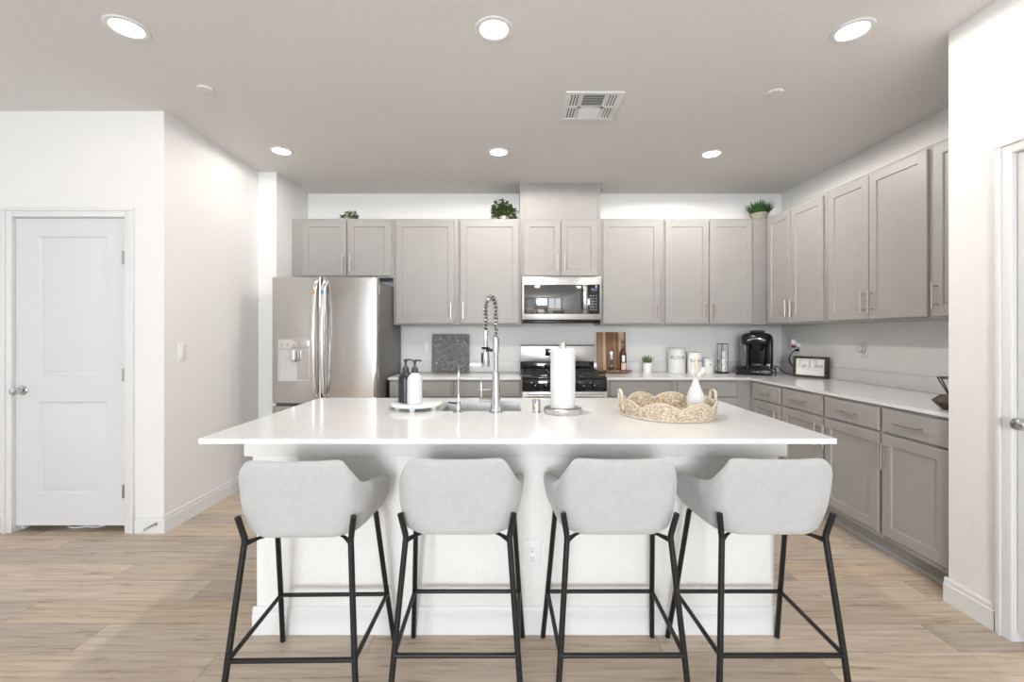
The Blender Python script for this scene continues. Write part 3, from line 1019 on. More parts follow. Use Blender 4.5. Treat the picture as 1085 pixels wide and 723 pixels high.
# ------------------------------------------------------------------ bar stools
def make_stool(name, label):
    r = thing(name, label, 'bar stool', (0, 0, 0), 0, 'grey fabric bar stools along the island')
    #        x      y      top    bottom of the shell's outer face, from the middle of the back to the arm tip
    half = [(0.0, -0.214, 0.8805, 0.606), (0.07, -0.2135, 0.8815, 0.606), (0.125, -0.2115, 0.884, 0.606), (0.158, -0.2075, 0.882, 0.606), (0.180, -0.200, 0.867, 0.606),
            (0.198, -0.184, 0.836, 0.606), (0.212, -0.160, 0.799, 0.606), (0.220, -0.125, 0.777, 0.606), (0.226, -0.07, 0.763, 0.606), (0.233, 0.0, 0.753, 0.608),
            (0.238, 0.05, 0.745, 0.614), (0.241, 0.085, 0.735, 0.630), (0.242, 0.104, 0.717, 0.655)]

    def dense(P, per):
        out = []
        for i in range(len(P) - 1):
            p0, p1, p2, p3 = P[max(i - 1, 0)], P[i], P[i + 1], P[min(i + 2, len(P) - 1)]
            for k in range(per):
                t = k / per
                out.append(tuple(0.5 * (2 * b_ + (c - a) * t + (2 * a - 5 * b_ + 4 * c - d) * t * t + (3 * b_ - a - 3 * c + d) * t ** 3) for a, b_, c, d in zip(p0, p1, p2, p3)))
        out.append(P[-1])
        return out
    path = dense([(-x, y, a, b_) for x, y, a, b_ in half[::-1]][:-1] + half, 4)
    k = len(path)
    m = MB()
    rings = []
    TH = 0.044
    lean = lambda z, rear: -0.045 * rear * max(0.0, z - 0.64) / 0.25
    for i, (x, y, zt_, zb_) in enumerate(path):
        p0, p1 = path[max(i - 1, 0)], path[min(i + 1, k - 1)]
        tx, ty = p1[0] - p0[0], p1[1] - p0[1]
        ln = math.hypot(tx, ty)
        nx, ny = ty / ln, -tx / ln           # outward
        rear = max(0.0, min(1.0, (-y - 0.10) / 0.09))
        corner = max(0.0, min(1.0, (abs(x) - 0.12) / 0.05))
        H = zt_ - zb_
        R_ = TH / 2
        end = min(i, k - 1 - i)
        thin = 1.0 if end >= 4 else (0.55, 0.78, 0.90, 0.97)[end]

        def tuck(z):                          # the shell is drawn in towards its foot
            return -0.023 * corner * max(0.0, 1 - (z - 0.606) / 0.13) ** 1.6 - 0.005 * max(0.0, 1 - (z - 0.606) / 0.05) ** 2
        sect = []
        for q in range(13):                   # outer face, upwards
            z = zb_ + R_ * 0.7 + (H - 1.7 * R_) * q / 12
            sect.append((tuck(z), z))
        for q in range(1, 8):                 # rounded top edge
            a = PI * q / 8
            sect.append((tuck(zt_) - R_ + R_ * math.cos(a), zt_ - R_ + R_ * math.sin(a)))
        for q in range(13):
            z = zb_ + R_ * 0.7 + (H - 1.7 * R_) * (12 - q) / 12
            sect.append((tuck(z) - TH, z))
        for q in range(1, 6):
            a = PI * q / 6
            sect.append((tuck(zb_) - R_ - R_ * math.cos(a), zb_ + R_ * 0.7 - R_ * 0.7 * math.sin(a)))
        ring = []
        for o_, z in sect:
            o_ = -R_ + (o_ + R_) * thin if end < 4 else o_
            ring.append(m.bm.verts.new((x + nx * o_, y + ny * o_ + lean(z, rear), z)))
        rings.append(ring)
    n = len(rings[0])
    for a, b_ in zip(rings[:-1], rings[1:]):
        for j in range(n):
            m.bm.faces.new((a[j], a[(j + 1) % n], b_[(j + 1) % n], b_[j]))
    for rg, sg in ((rings[0], -1), (rings[-1], 1)):
        # rounded arm tips
        c = sum((v.co for v in rg), Vector()) / n
        prev = rg
        for sc_, dy in ((0.88, 0.006), (0.65, 0.011), (0.3, 0.014)):
            nxt = [m.bm.verts.new(c + (v.co - c) * sc_ + Vector((sg * 0.001, dy, 0))) for v in rg]
            for j in range(n):
                q = (prev[j], prev[(j + 1) % n], nxt[(j + 1) % n], nxt[j])
                m.bm.faces.new(q if sg > 0 else q[::-1])
            prev = nxt
        m.bm.faces.new(prev if sg > 0 else prev[::-1])
    m.build('backrest', M['fabric'], r, smooth=180)
    # seat cushion
    m = MB()
    prof = []
    for i in range(28):
        a = 2 * PI * i / 28
        cx, cy = math.cos(a), math.sin(a)
        ex = 0.17 * math.copysign(abs(cx) ** 0.45, cx)
        ey = 0.18 * math.copysign(abs(cy) ** 0.45, cy) + 0.03
        prof.append((ex, ey))
    lay = []
    for sc, z in ((0.90, 0.598), (0.985, 0.606), (1.0, 0.63), (0.985, 0.662), (0.9, 0.674), (0.5, 0.679)):
        lay.append([m.bm.verts.new((x * sc, (y - 0.03) * sc + 0.03, z)) for x, y in prof])
    for a, b_ in zip(lay[:-1], lay[1:]):
        for j in range(28):
            m.bm.faces.new((a[j], a[(j + 1) % 28], b_[(j + 1) % 28], b_[j]))
    m.bm.faces.new(lay[0][::-1])
    m.bm.faces.new(lay[-1])
    m.build('seat', M['fabric'], r, smooth=60)
    # frame
    fz = 0.226
    feet = {}
    for sx in (-1, 1):
        rear_pts = [(sx * 0.226, -0.278, 0.001), (sx * 0.209, -0.2545, fz), (sx * 0.1805, -0.206, 0.600), (sx * 0.1815, -0.2055, 0.612), (sx * 0.1955, -0.222, 0.690)]
        MB().tube(rear_pts, 0.0103, 14).build('leg', M['leg'], r)
        front_pts = [(sx * 0.236, 0.172, 0.001), (sx * 0.2195, 0.122, fz), (sx * 0.196, 0.040, 0.600), (sx * 0.190, 0.030, 0.612)]
        MB().tube(front_pts, 0.0103, 14).build('leg', M['leg'], r)
        feet[sx] = (Vector(rear_pts[1]), Vector(front_pts[1]))
        # bracket running from the rear leg in under the seat
        b_ = MB()
        b_.tube([(sx * 0.181, -0.206, 0.592), (sx * 0.150, -0.175, 0.597), (sx * 0.118, -0.150, 0.599)], [0.010, 0.006, 0.004], 10)
        b_.build('seat_bracket', M['leg'], r)
    rl, rr = feet[-1][0], feet[1][0]
    fl, fr = feet[-1][1], feet[1][1]
    for p, q in ((rl, rr), (fl, fr), (rl, fl), (rr, fr)):
        d = (q - p).normalized() * 0.008
        MB().tube([p + d * 0, q - d * 0], 0.0082, 12).build('footrest_bar', M['leg'], r)
    return r


stool_spots = [(-0.732, 1.742, 0.9, 'leftmost pale grey bar stool with black legs at the island'),
               (-0.184, 1.765, 0.0, 'second bar stool from the left, pale grey, directly left of the island outlet'),
               (0.376, 1.765, 0.2, 'third bar stool from the left, pale grey, directly right of the island outlet'),
               (0.915, 1.765, 0.0, 'rightmost pale grey bar stool with black legs at the island')]
proto = make_stool('bar_stool', stool_spots[0][3])
for i, (x, y, rz, lab) in enumerate(stool_spots):
    s = proto if i == 0 else copy_tree(proto)
    s.location = (x, y, 0)
    s.rotation_euler = (0, 0, math.radians(rz))
    s['label'] = lab

# ------------------------------------------------------------------ refrigerator
FX0, FX1, FY, FT = -2.013, -1.122, 3.75, 1.79
fr = thing('refrigerator', 'stainless french-door refrigerator left of the base cabinets', 'refrigerator', ((FX0 + FX1) / 2, 4.2, 0))
m = MB().box(FX0 + 0.006, FX1 - 0.019, FY + 0.085, 4.66, 0.02, FT - 0.02, 0.004)
for sx in (FX0 + 0.06, FX1 - 0.06):
    m.box(sx - 0.03, sx + 0.03, FY + 0.14, FY + 0.2, 0.0005, 0.02)
    m.box(sx - 0.03, sx + 0.03, 4.5, 4.56, 0.0005, 0.02)
m.box(FX0 + 0.02, FX0 + 0.10, FY + 0.03, FY + 0.16, FT - 0.02, FT - 0.004, 0.004)
m.box(FX1 - 0.10, FX1 - 0.02, FY + 0.03, FY + 0.16, FT - 0.02, FT - 0.004, 0.004)
loc(m, fr).build('body', M['fridge_side'], fr)


def bowed(mb, x0, x1, z0, z1, yb, xc, half, bulge, er=0.012):
    """door skin with a gently bowed front and rounded vertical edges"""
    n = 14
    pts = []
    yf = lambda x: FY + bulge * ((x - xc) / half) ** 2
    xs = [x0 + (x1 - x0) * i / n for i in range(n + 1)]
    front = [(x0, yf(x0) + er), (x0 + er * .3, yf(x0) + er * .3)] + [(x, yf(x)) for x in [x0 + er + (x1 - x0 - 2 * er) * i / n for i in range(n + 1)]] + [(x1 - er * .3, yf(x1) + er * .3), (x1, yf(x1) + er)]
    poly = front + [(x1, yb), (x0, yb)]
    lays = []
    for sc, z in ((er * .6, z0), (0, z0 + er * .6), (0, z1 - er * .6), (er * .6, z1)):
        lays.append([mb.bm.verts.new((x, min(yb, y + sc), z)) for x, y in poly])
    k = len(poly)
    for a, b_ in zip(lays[:-1], lays[1:]):
        for j in range(k):
            mb.bm.faces.new((a[j], a[(j + 1) % k], b_[(j + 1) % k], b_[j]))
    mb.bm.faces.new(lays[0][::-1])
    mb.bm.faces.new(lays[-1])
    return mb


FXC = -1.582
FH = (FX1 - FX0) / 2
ZS = 0.715
BUL = 0.028
fy_at = lambda x: FY + BUL * ((x - (FX0 + FX1) / 2) / FH) ** 2
dL = loc(bowed(MB(), FX0, FXC - 0.004, ZS + 0.008, FT, FY + 0.08, (FX0 + FX1) / 2, FH, BUL), fr).build('door', M['steel'], fr)
dR = loc(bowed(MB(), FXC + 0.004, FX1, ZS + 0.008, FT, FY + 0.08, (FX0 + FX1) / 2, FH, BUL), fr).build('door', M['steel'], fr)
dF = loc(bowed(MB(), FX0, FX1, 0.06, ZS - 0.012, FY + 0.08, (FX0 + FX1) / 2, FH, BUL), fr).build('freezer_drawer', M['steel'], fr)


def fridge_handle(door, x):
    m = MB()
    z0, z1 = 0.83, 1.70
    y0 = fy_at(x)
    pts = [(x, y0 + 0.003, z0 - 0.055), (x, y0 - 0.022, z0 - 0.03), (x, y0 - 0.05, z0 + 0.02)]
    for i in range(1, 8):
        u = i / 8
        pts.append((x, y0 - 0.05 - 0.035 * math.sin(PI * u), z0 + 0.02 + (z1 - z0 - 0.04) * u))
    pts += [(x, y0 - 0.05, z1 - 0.02), (x, y0 - 0.022, z1 + 0.03), (x, y0 + 0.003, z1 + 0.055)]
    m.tube(smooth_path(pts, 4), 0.019, 14, flat=(0.75, 1.05))
    return loc(m, fr).build('handle', M['steel_light'], door)


hl = fridge_handle(dL, FXC - 0.035)
hr = fridge_handle(dR, FXC + 0.036)
for h, x, mt in ((hl, FXC - 0.035, M['orange']), (hr, FXC + 0.036, M['blue'])):
    y0 = fy_at(x)
    m = MB().box(x - 0.013, x + 0.013, y0 - 0.074, y0 - 0.068, 1.640, 1.672, 0.002)
    loc(m, fr).build('tab', mt, h)
# horizontal pull of the freezer drawer
m = MB()
hp = [(-1.93, fy_at(-1.93) + .002, 0.655), (-1.925, fy_at(-1.93) - 0.04, 0.655)]
for i in range(1, 10):
    x = -1.925 + (0.715) * i / 10
    hp.append((x, fy_at(x) - 0.05 - 0.015 * math.sin(PI * i / 10), 0.655))
hp += [(-1.21, fy_at(-1.21) - 0.04, 0.655), (-1.205, fy_at(-1.205) + .002, 0.655)]
m.tube(smooth_path(hp, 3), 0.015, 12)
loc(m, fr).build('handle', M['steel_light'], dF)
# water dispenser in the left door
m = MB()
ax0, ax1, az0, az1 = -1.945, -1.678, 0.915, 1.265
yd = FY - 0.003
m.rings([(ax0, ax1, az0, az1, yd + 0.024), (ax0, ax1, az0, az1, yd), (ax0 + .008, ax1 - .008, az0 + .008, az1 - .085, yd - .001), (ax0 + .012, ax1 - .012, az0 + .012, az1 - .09, yd + 0.010)])
dp = loc(m, fr).build('dispenser', M['dispenser'], dL)
m = MB().box(ax0 + 0.004, ax1 - 0.004, yd - 0.006, yd - 0.0005, az1 - 0.078, az1 - 0.004, 0.002)
cp = loc(m, fr).build('control_panel', M['steel_light'], dp)
m = MB()
for i in range(5):
    x = ax0 + 0.035 + i * 0.05
    m.box(x - 0.012, x + 0.012, yd - 0.0067, yd - 0.006, az1 - 0.05, az1 - 0.046)
    m.box(x - 0.006, x + 0.006, yd - 0.0067, yd - 0.006, az1 - 0.040, az1 - 0.037)
loc(m, fr).build('key_marks', M['ink_grey'], cp)
m = MB().lathe([(0, 0), (0.012, 0), (0.034, 0.02), (0.036, 0.06), (0.036, 0.095), (0, 0.095)], ((ax0 + ax1) / 2 + 0.005, yd - 0.008, az1 - 0.19), 20)
loc(m, fr).build('nozzle', M['steel_light'], dp)
# small paper label on the right flank
m = MB().box(FX1 - 0.019, FX1 - 0.0178, FY + 0.12, FY + 0.155, 1.655, 1.735)
loc(m, fr).build('sticker', M['plastic_white'], fr)
m = text_mb('LG', 0.03)
m.xform(Matrix.Translation((-1.20, fy_at(-1.20) - 0.0005, 1.735)))
loc(m, fr).build('badge', M['logo'], dR)

# ------------------------------------------------------------------ gas range
RX0, RX1, RY = 0.098, 0.861, 3.985
rg = thing('gas_range', 'stainless gas range with black cooktop under the microwave', 'range', ((RX0 + RX1) / 2, 4.3, 0))
rx = (RX0 + RX1) / 2
m = MB().box(RX0, RX1, RY + 0.045, Y_BACK - 0.025, 0.02, 0.905, 0.003)
for x in (RX0 + .05, RX1 - .05):
    for y in (RY + .1, Y_BACK - .1):
        m.box(x - .02, x + .02, y - .02, y + .02, 0.0005, 0.02)
loc(m, rg).build('body', M['steel_h'], rg)
m = MB().box(RX0 - 0.001, RX1 + 0.001, RY + 0.012, Y_BACK - 0.09, 0.9055, 0.926, 0.006)
ck = loc(m, rg).build('cooktop', M['black_gloss'], rg)
m = MB().box(RX0 + 0.003, RX1 - 0.003, RY + 0.005, RY + 0.044, 0.80, 0.905, 0.004)
cpn = loc(m, rg).build('control_panel', M['black_gloss'], rg)
rotx = Matrix.Rotation(PI / 2, 4, 'X')
for x in (RX0 + 0.12, RX0 + 0.215, RX1 - 0.31, RX1 - 0.215, RX1 - 0.12):
    m = MB().lathe([(0, 0), (0.024, 0), (0.024, 0.006), (0.019, 0.010), (0.017, 0.028), (0.014, 0.031), (0, 0.031)], (x, RY + 0.005, 0.848), 20, rot=rotx)
    m.box(x - 0.003, x + 0.003, RY - 0.034, RY - 0.024, 0.834, 0.862, 0.001)
    kb = loc(m, rg).build('knob', M['black'], cpn)
    m = MB().box(x - 0.002, x + 0.002, RY - 0.0352, RY - 0.034, 0.850, 0.861)
    m.box(x - 0.035, x - 0.028, RY + 0.0035, RY + 0.0047, 0.874, 0.880)
    loc(m, rg).build('pointer', M['logo'], kb)
m = MB().box(RX0 + 0.003, RX1 - 0.003, RY, RY + 0.044, 0.18, 0.796, 0.005)
od = loc(m, rg).build('oven_door', M['steel_h'], rg)
m = MB().box(RX0 + 0.11, RX1 - 0.11, RY - 0.002, RY + 0.0, 0.33, 0.66, 0.001)
loc(m, rg).build('oven_window', M['black_gloss'], od)
m = MB().tube([(RX0 + 0.035, RY - 0.045, 0.765), (RX1 - 0.035, RY - 0.045, 0.765)], 0.016, 14)
for x in (RX0 + 0.06, RX1 - 0.06):
    m.box(x - 0.012, x + 0.012, RY - 0.04, RY + 0.001, 0.753, 0.777, 0.003)
loc(m, rg).build('handle', M['steel_light'], od)
m = MB().box(RX0 + 0.003, RX1 - 0.003, RY + 0.004, RY + 0.044, 0.04, 0.172, 0.005)
loc(m, rg).build('drawer', M['steel_h'], rg)
# back guard
m = MB().box(RX0 + 0.002, RX1 - 0.002, Y_BACK - 0.085, Y_BACK - 0.03, 0.9265, 1.025, 0.003)
loc(m, rg).build('vent_riser', M['black_gloss'], rg)
m = MB().box(RX0 + 0.002, RX1 - 0.002, Y_BACK - 0.092, Y_BACK - 0.03, 1.0255, 1.186, 0.004)
bgd = loc(m, rg).build('backguard', M['steel_h'], rg)
m = MB().box(RX0 + 0.001, RX1 - 0.001, Y_BACK - 0.096, Y_BACK - 0.028, 1.1865, 1.198, 0.003)
loc(m, rg).build('top_trim', M['fridge_side'], bgd)
m = MB().box(rx - 0.125, rx + 0.125, Y_BACK - 0.0945, Y_BACK - 0.092, 1.085, 1.16, 0.001)
dsp = loc(m, rg).build('display', M['black_gloss'], bgd)
# grates and burners
for cx in (RX0 + 0.135, rx, RX1 - 0.135):
    g = MB()
    hw = 0.118
    ya, yb = RY + 0.04, Y_BACK - 0.13
    zt = 0.957
    for x in (cx - hw, cx + hw):
        g.box(x - 0.006, x + 0.006, ya, yb, zt - 0.012, zt, 0.002)
    for y in (ya, yb - 0.012, (ya + yb) / 2 - 0.006):
        g.box(cx - hw, cx + hw, y, y + 0.012, zt - 0.012, zt, 0.002)
    for yq in (0.25, 0.75):
        y = ya + (yb - ya) * yq
        for a in range(4):
            an = PI / 4 + a * PI / 2
            g.tube([(cx + 0.03 * math.cos(an), y + 0.03 * math.sin(an), zt - 0.005), (cx + 0.13 * math.cos(an), y + 0.13 * math.sin(an), zt - 0.005)], 0.005, 6)
    for x in (cx - hw, cx + hw):
        for y in (ya + 0.006, yb - 0.006):
            g.box(x - 0.007, x + 0.007, y - 0.007, y + 0.007, 0.9255, zt - 0.01)
    loc(g, rg).build('grate', M['black_matte'], ck)
    for yq in (0.25, 0.75):
        y = ya + (yb - ya) * yq
        q = MB().lathe([(0, 0.0), (0.045, 0.0), (0.045, 0.008), (0.034, 0.012), (0.034, 0.02), (0, 0.021)], (cx, y, 0.9262), 20)
        loc(q, rg).build('burner', M['black_matte'], ck)

# ------------------------------------------------------------------ microwave over the range
MX0, MX1, MY, MZ0, MZ1 = 0.108, 0.870, 4.285, 1.425, 1.8565
mw = thing('microwave', 'stainless over-the-range microwave with black glass door', 'microwave', ((MX0 + MX1) / 2, 4.5, MZ0))
m = MB().box(MX0, MX1, MY + 0.03, Y_BACK - 0.002, MZ0, MZ1, 0.003)
loc(m, mw).build('body', M['fridge_side'], mw)
mx = MX1 - 0.125
m = MB().box(MX0, MX1, MY, MY + 0.029, MZ0 + 0.02, MZ1, 0.005)
face = loc(m, mw).build('front_frame', M['steel_h'], mw)
m = MB().box(MX0 + 0.012, MX1 - 0.012, MY + 0.01, MY + 0.029, MZ0 - 0.012, MZ0 + 0.0195, 0.003)
loc(m, mw).build('vent_grille', M['black'], mw)
m = MB().box(MX0 + 0.020, MX0 + 0.625, MY - 0.0035, MY - 0.0003, MZ0 + 0.075, MZ1 - 0.075, 0.001)
dg_ = loc(m, mw).build('door_window', M['mirror_glass'], face)
m = MB().box(MX0 + 0.627, MX1 - 0.018, MY - 0.0035, MY - 0.0003, MZ0 + 0.075, MZ1 - 0.075, 0.001)
ctl = loc(m, mw).build('keypad', M['black_gloss'], face)
m = MB().box(MX0 + 0.660, MX1 - 0.045, MY - 0.0045, MY - 0.0035, MZ1 - 0.135, MZ1 - 0.110)
loc(m, mw).build('display', M['screen'], ctl)
m = MB()
for i in range(3):
    for j in range(6):
        x = MX0 + 0.657 + i * 0.026
        z = MZ1 - 0.18 - j * 0.027
        m.box(x - 0.005, x + 0.005, MY - 0.0042, MY - 0.0036, z - 0.003, z + 0.003)
loc(m, mw).build('key_marks', M['ink_pale'], ctl)
pts = []
hx = MX0 + 0.598
for i in range(13):
    u = i / 12
    pts.append((hx, MY - 0.012 - 0.034 * math.sin(PI * u) ** 0.7, MZ0 + 0.085 + (MZ1 - MZ0 - 0.17) * u))
m = MB().tube(pts, 0.018, 12, flat=(0.45, 1.0))
loc(m, mw).build('handle', M['steel_light'], face)
m = text_mb('Whirlpool', 0.026)
m.xform(Matrix.Translation(((MX0 + MX1) / 2, MY - 0.0003, MZ1 - 0.036)))
loc(m, mw).build('badge', M['logo'], face)

# ------------------------------------------------------------------ ceiling fixtures
def downlight(x, y, watts, label):
    r = thing('ceiling_downlight', label, 'ceiling light', (x, y, CEIL), 0, 'recessed ceiling downlights')
    MB().lathe([(0.066, -0.002), (0.070, -0.0065), (0.088, -0.005), (0.092, -0.0005), (0.066, -0.0005)], (0, 0, 0), 36).build('trim_ring', M['trim'], r)
    MB().lathe([(0, -0.004), (0.05, -0.0038), (0.0655, -0.002), (0.0655, -0.0008), (0, -0.0008)], (0, 0, 0), 36).build('lens', M['lens'], r)
    d = bpy.data.lights.new('downlight_lamp', 'SPOT')
    d.energy = watts
    d.color = DOWNLIGHT_COL
    d.spot_size = math.radians(180)
    d.spot_blend = 0.15
    d.shadow_soft_size = 0.06
    o = bpy.data.objects.new('downlight_lamp', d)
    o.location = (0, 0, -0.02)
    o.parent = r
    COL.objects.link(o)
    return r


downlight(-1.84, 2.15, 6.0, 'recessed downlight at the top left of the ceiling, nearest the panel door')
downlight(-0.08, 2.16, 74.0, 'recessed downlight at the top middle of the ceiling, above the island front')
downlight(1.655, 2.17, 17.0, 'recessed downlight at the top right of the ceiling, near the white wall')
downlight(-1.84, 3.60, 9.0, 'small far recessed downlight on the left, in front of the refrigerator')
downlight(-0.098, 3.62, 40.0, 'small far recessed downlight in the middle, left of the boxed vent cover')
downlight(1.638, 3.656, 52.0, 'small far recessed downlight on the right, in front of the right-hand cabinets')

# supply register
vt = thing('ceiling_vent', 'white square air register in the ceiling', 'vent', (0.515, 2.89, CEIL))
m = MB()
hw = 0.18
for (a, b_, c, d) in ((-hw, hw, -hw, -hw + .03), (-hw, hw, hw - .03, hw), (-hw, -hw + .03, -hw + .03, hw - .03), (hw - .03, hw, -hw + .03, hw - .03)):
    m.box(a, b_, c, d, -0.010, -0.0006, 0.003)
m.box(-hw + .03, hw - .03, -0.012, 0.012, -0.009, -0.0006)
m.box(-0.082, -0.066, -hw + .03, hw - .03, -0.009, -0.0006)
m.box(0.066, 0.082, -hw + .03, hw - .03, -0.009, -0.0006)
m.build('frame', M['trim'], vt)
MB().box(-hw + .03, hw - .03, -hw + .03, hw - .03, -0.0025, -0.0006).build('duct_opening', M['dark_void'], vt)
for sy in (-1, 1):
    for sx in (-1, 1):
        for k in range(4):
            x = sx * (0.090 + k * 0.0185)
            y0, y1 = sorted((sy * 0.016, sy * 0.146))
            MB().box(x - 0.0055, x + 0.0055, y0, y1, -0.0075, -0.0060, rot=Matrix.Rotation(0.35, 4, 'Y')).build('louver', M['trim'], vt)
    for k in range(7):
        y = sy * (0.024 + k * 0.0185)
        MB().box(-0.064, 0.064, y - 0.0095, y + 0.0095, -0.0078, -0.0062, rot=Matrix.Rotation(-sy * 0.55, 4, 'X')).build('louver', M['trim'], vt)


def cover_cap(x, y, label):
    m = MB().lathe([(0, -0.011), (0.036, -0.011), (0.044, -0.009), (0.047, -0.004), (0.047, -0.0006), (0, -0.0006)], (0, 0, 0), 32)
    o = m.build('sprinkler_cap', M['ceiling'])
    o.location = (x, y, CEIL)
    tag(o, label, 'sprinkler cap', 'round sprinkler caps in the ceiling')


cover_cap(1.607, 2.727, 'flat round cap in the ceiling between the two right-hand downlights')
cover_cap(-1.83, 2.69, 'flat round cap in the ceiling between the two left-hand downlights')

# spring door stop on the baseboard
ds = thing('door_stop', 'small spring door stop on the baseboard beside the left door', 'door stop', (-2.325, Y_DOORWALL - 0.0145, 0.062))
m = MB().lathe([(0, 0), (0.011, 0), (0.011, 0.004), (0.006, 0.008), (0, 0.008)], (0, 0, 0), 16, rot=rotx)
m.build('mount', M['hinge'], ds)
hx_ = []
for i in range(90):
    u = i / 89
    a = u * 2 * PI * 11
    hx_.append((-0.035 * u + 0.0055 * math.cos(a) * 0.5, -0.006 - 0.062 * u, -0.018 * u * u + 0.0055 * math.sin(a)))
MB().tube(hx_, 0.0016, 6).build('spring', M['hinge'], ds)
MB().lathe([(0, 0), (0.008, 0), (0.008, 0.010), (0.006, 0.014), (0, 0.014)], (-0.035, -0.066, -0.018), 14, rot=rotx).build('tip', M['plastic_white'], ds)

# ------------------------------------------------------------------ things on the island
Z = CT1 + 0.0004
# pull-down spring faucet
fc = thing('kitchen_faucet', 'tall chrome spring faucet standing at the island sink', 'faucet', (-0.074, 2.262, Z))
m = MB().lathe([(0, 0), (0.034, 0), (0.034, 0.004), (0.027, 0.007), (0.0265, 0.03), (0.024, 0.07), (0.017, 0.205), (0.0125, 0.21), (0.0125, 0.30), (0.0165, 0.302), (0.0165, 0.375), (0.012, 0.380), (0, 0.380)], (0, 0, 0), 28)
m.build('body', M['chrome'], fc)
AX, AY = -0.056, 0.085        # where the hose comes down, relative to the body
arc = []
for i in range(25):
    u = i / 24
    th = PI * u
    k = (1 - math.cos(th)) / 2
    arc.append(Vector((AX * k, AY * k, 0.520 + 0.065 * math.sin(th))))
arc = [Vector((0, 0, 0.378)), Vector((0, 0, 0.43)), Vector((0, 0, 0.48))] + arc + [Vector((AX, AY, 0.48)), Vector((AX, AY, 0.42))]
arc = smooth_path(arc, 4)
MB().tube(arc + [Vector((AX, AY, 0.34))], 0.0062, 10).build('hose', M['pump'], fc)
# coil along the arc
lens_ = [0.0]
for p, q in zip(arc[:-1], arc[1:]):
    lens_.append(lens_[-1] + (q - p).length)
TL = lens_[-1]


def at(s):
    for i in range(len(arc) - 1):
        if lens_[i + 1] >= s:
            u = (s - lens_[i]) / max(1e-9, lens_[i + 1] - lens_[i])
            return arc[i].lerp(arc[i + 1], u), (arc[i + 1] - arc[i]).normalized()
    return arc[-1], (arc[-1] - arc[-2]).normalized()


side = Vector((AX, AY, 0)).cross(Vector((0, 0, 1))).normalized()
coil = []
turns = 23
for i in range(turns * 12 + 1):
    s = TL * i / (turns * 12)
    p, t = at(s)
    n2 = t.cross(side).normalized()
    a = 2 * PI * i / 12
    coil.append(p + side * math.cos(a) * 0.0125 + n2 * math.sin(a) * 0.0125)
MB().tube(coil, 0.0030, 6).build('spring', M['chrome'], fc)
m = MB().lathe([(0, 0), (0.019, 0.0), (0.0205, 0.006), (0.019, 0.05), (0.0145, 0.10), (0.011, 0.115), (0.009, 0.17), (0.0145, 0.172), (0.0145, 0.192), (0, 0.192)], (AX, AY, 0.222), 24)
sh = m.build('spray_head', M['chrome'], fc)
MB().box(AX - 0.023, AX - 0.018, AY - 0.014, AY - 0.002, 0.245, 0.30, 0.002).build('spray_button', M['black'], sh)
m = MB().tube([(0, 0.002, 0.312), (AX * 0.9, AY * 0.86, 0.312)], 0.0075, 10)
ringp = [(AX + 0.018 * math.cos(2 * PI * i / 20), AY + 0.018 * math.sin(2 * PI * i / 20), 0.322) for i in range(20)]
m.tube(ringp, 0.0055, 8, closed=True)
m.build('holder_arm', M['black'], fc)
m = MB().tube([(-0.018, 0.004, 0.062), (-0.062, 0.012, 0.062)], 0.0125, 16)
m.tube([(-0.062, 0.012, 0.062), (-0.082, 0.015, 0.062)], 0.0145, 16)
m.tube([(-0.074, 0.014, 0.07), (-0.077, 0.014, 0.155)], [0.0045, 0.0032], 10)
m.build('lever', M['chrome'], fc)

# slim filter faucet
wf = thing('filter_faucet', 'slim chrome filter faucet left of the tall faucet', 'faucet', (-0.263, 2.262, Z))
m = MB().lathe([(0, 0), (0.026, 0), (0.025, 0.005), (0.014, 0.009), (0.012, 0.05), (0.009, 0.055), (0, 0.056)], (0, 0, 0), 24)
m.build('base', M['chrome'], wf)
sp_ = smooth_path([(0, 0, 0.05), (0.001, 0.0, 0.14), (0.001, 0.004, 0.205), (0.0, 0.03, 0.232), (-0.002, 0.065, 0.226), (-0.003, 0.082, 0.205)], 6)
MB().tube(sp_, 0.0052, 10).build('spout', M['chrome'], wf)
m = MB().tube([(-0.010, 0, 0.046), (-0.03, 0.0, 0.048), (-0.052, -0.004, 0.05)], [0.005, 0.0045, 0.004], 10)
m.build('lever', M['black'], wf)

# air gap
m = MB().lathe([(0, 0), (0.0235, 0), (0.0235, 0.003), (0.0205, 0.004), (0.0205, 0.060), (0.018, 0.066), (0, 0.067)], (0, 0, 0), 28)
m.box(-0.003, 0.003, -0.0212, -0.020, 0.045, 0.055)
o = m.build('air_gap', M['chrome'])
o.location = (0.131, 2.262, Z)
tag(o, 'short chrome air gap cylinder beside the paper towel stand', 'air gap')

# round white riser tray with soap bottles
ry0 = thing('riser_tray', 'round white footed tray under the soap bottles', 'tray', (-0.498, 2.385, Z))
m = MB().lathe([(0, 0.016), (0.125, 0.016), (0.134, 0.019), (0.137, 0.026), (0.134, 0.033), (0.128, 0.035), (0, 0.035)], (0, 0, 0), 48)
m.build('top', M['ceramic'], ry0)
for a in (200, 268, 340, 90):
    an = math.radians(a)
    MB().lathe([(0, 0), (0.013, 0), (0.015, 0.004), (0.015, 0.013), (0.012, 0.0165), (0, 0.0165)], (0.10 * math.cos(an), 0.10 * math.sin(an), 0), 16).build('foot', M['ceramic'], ry0)


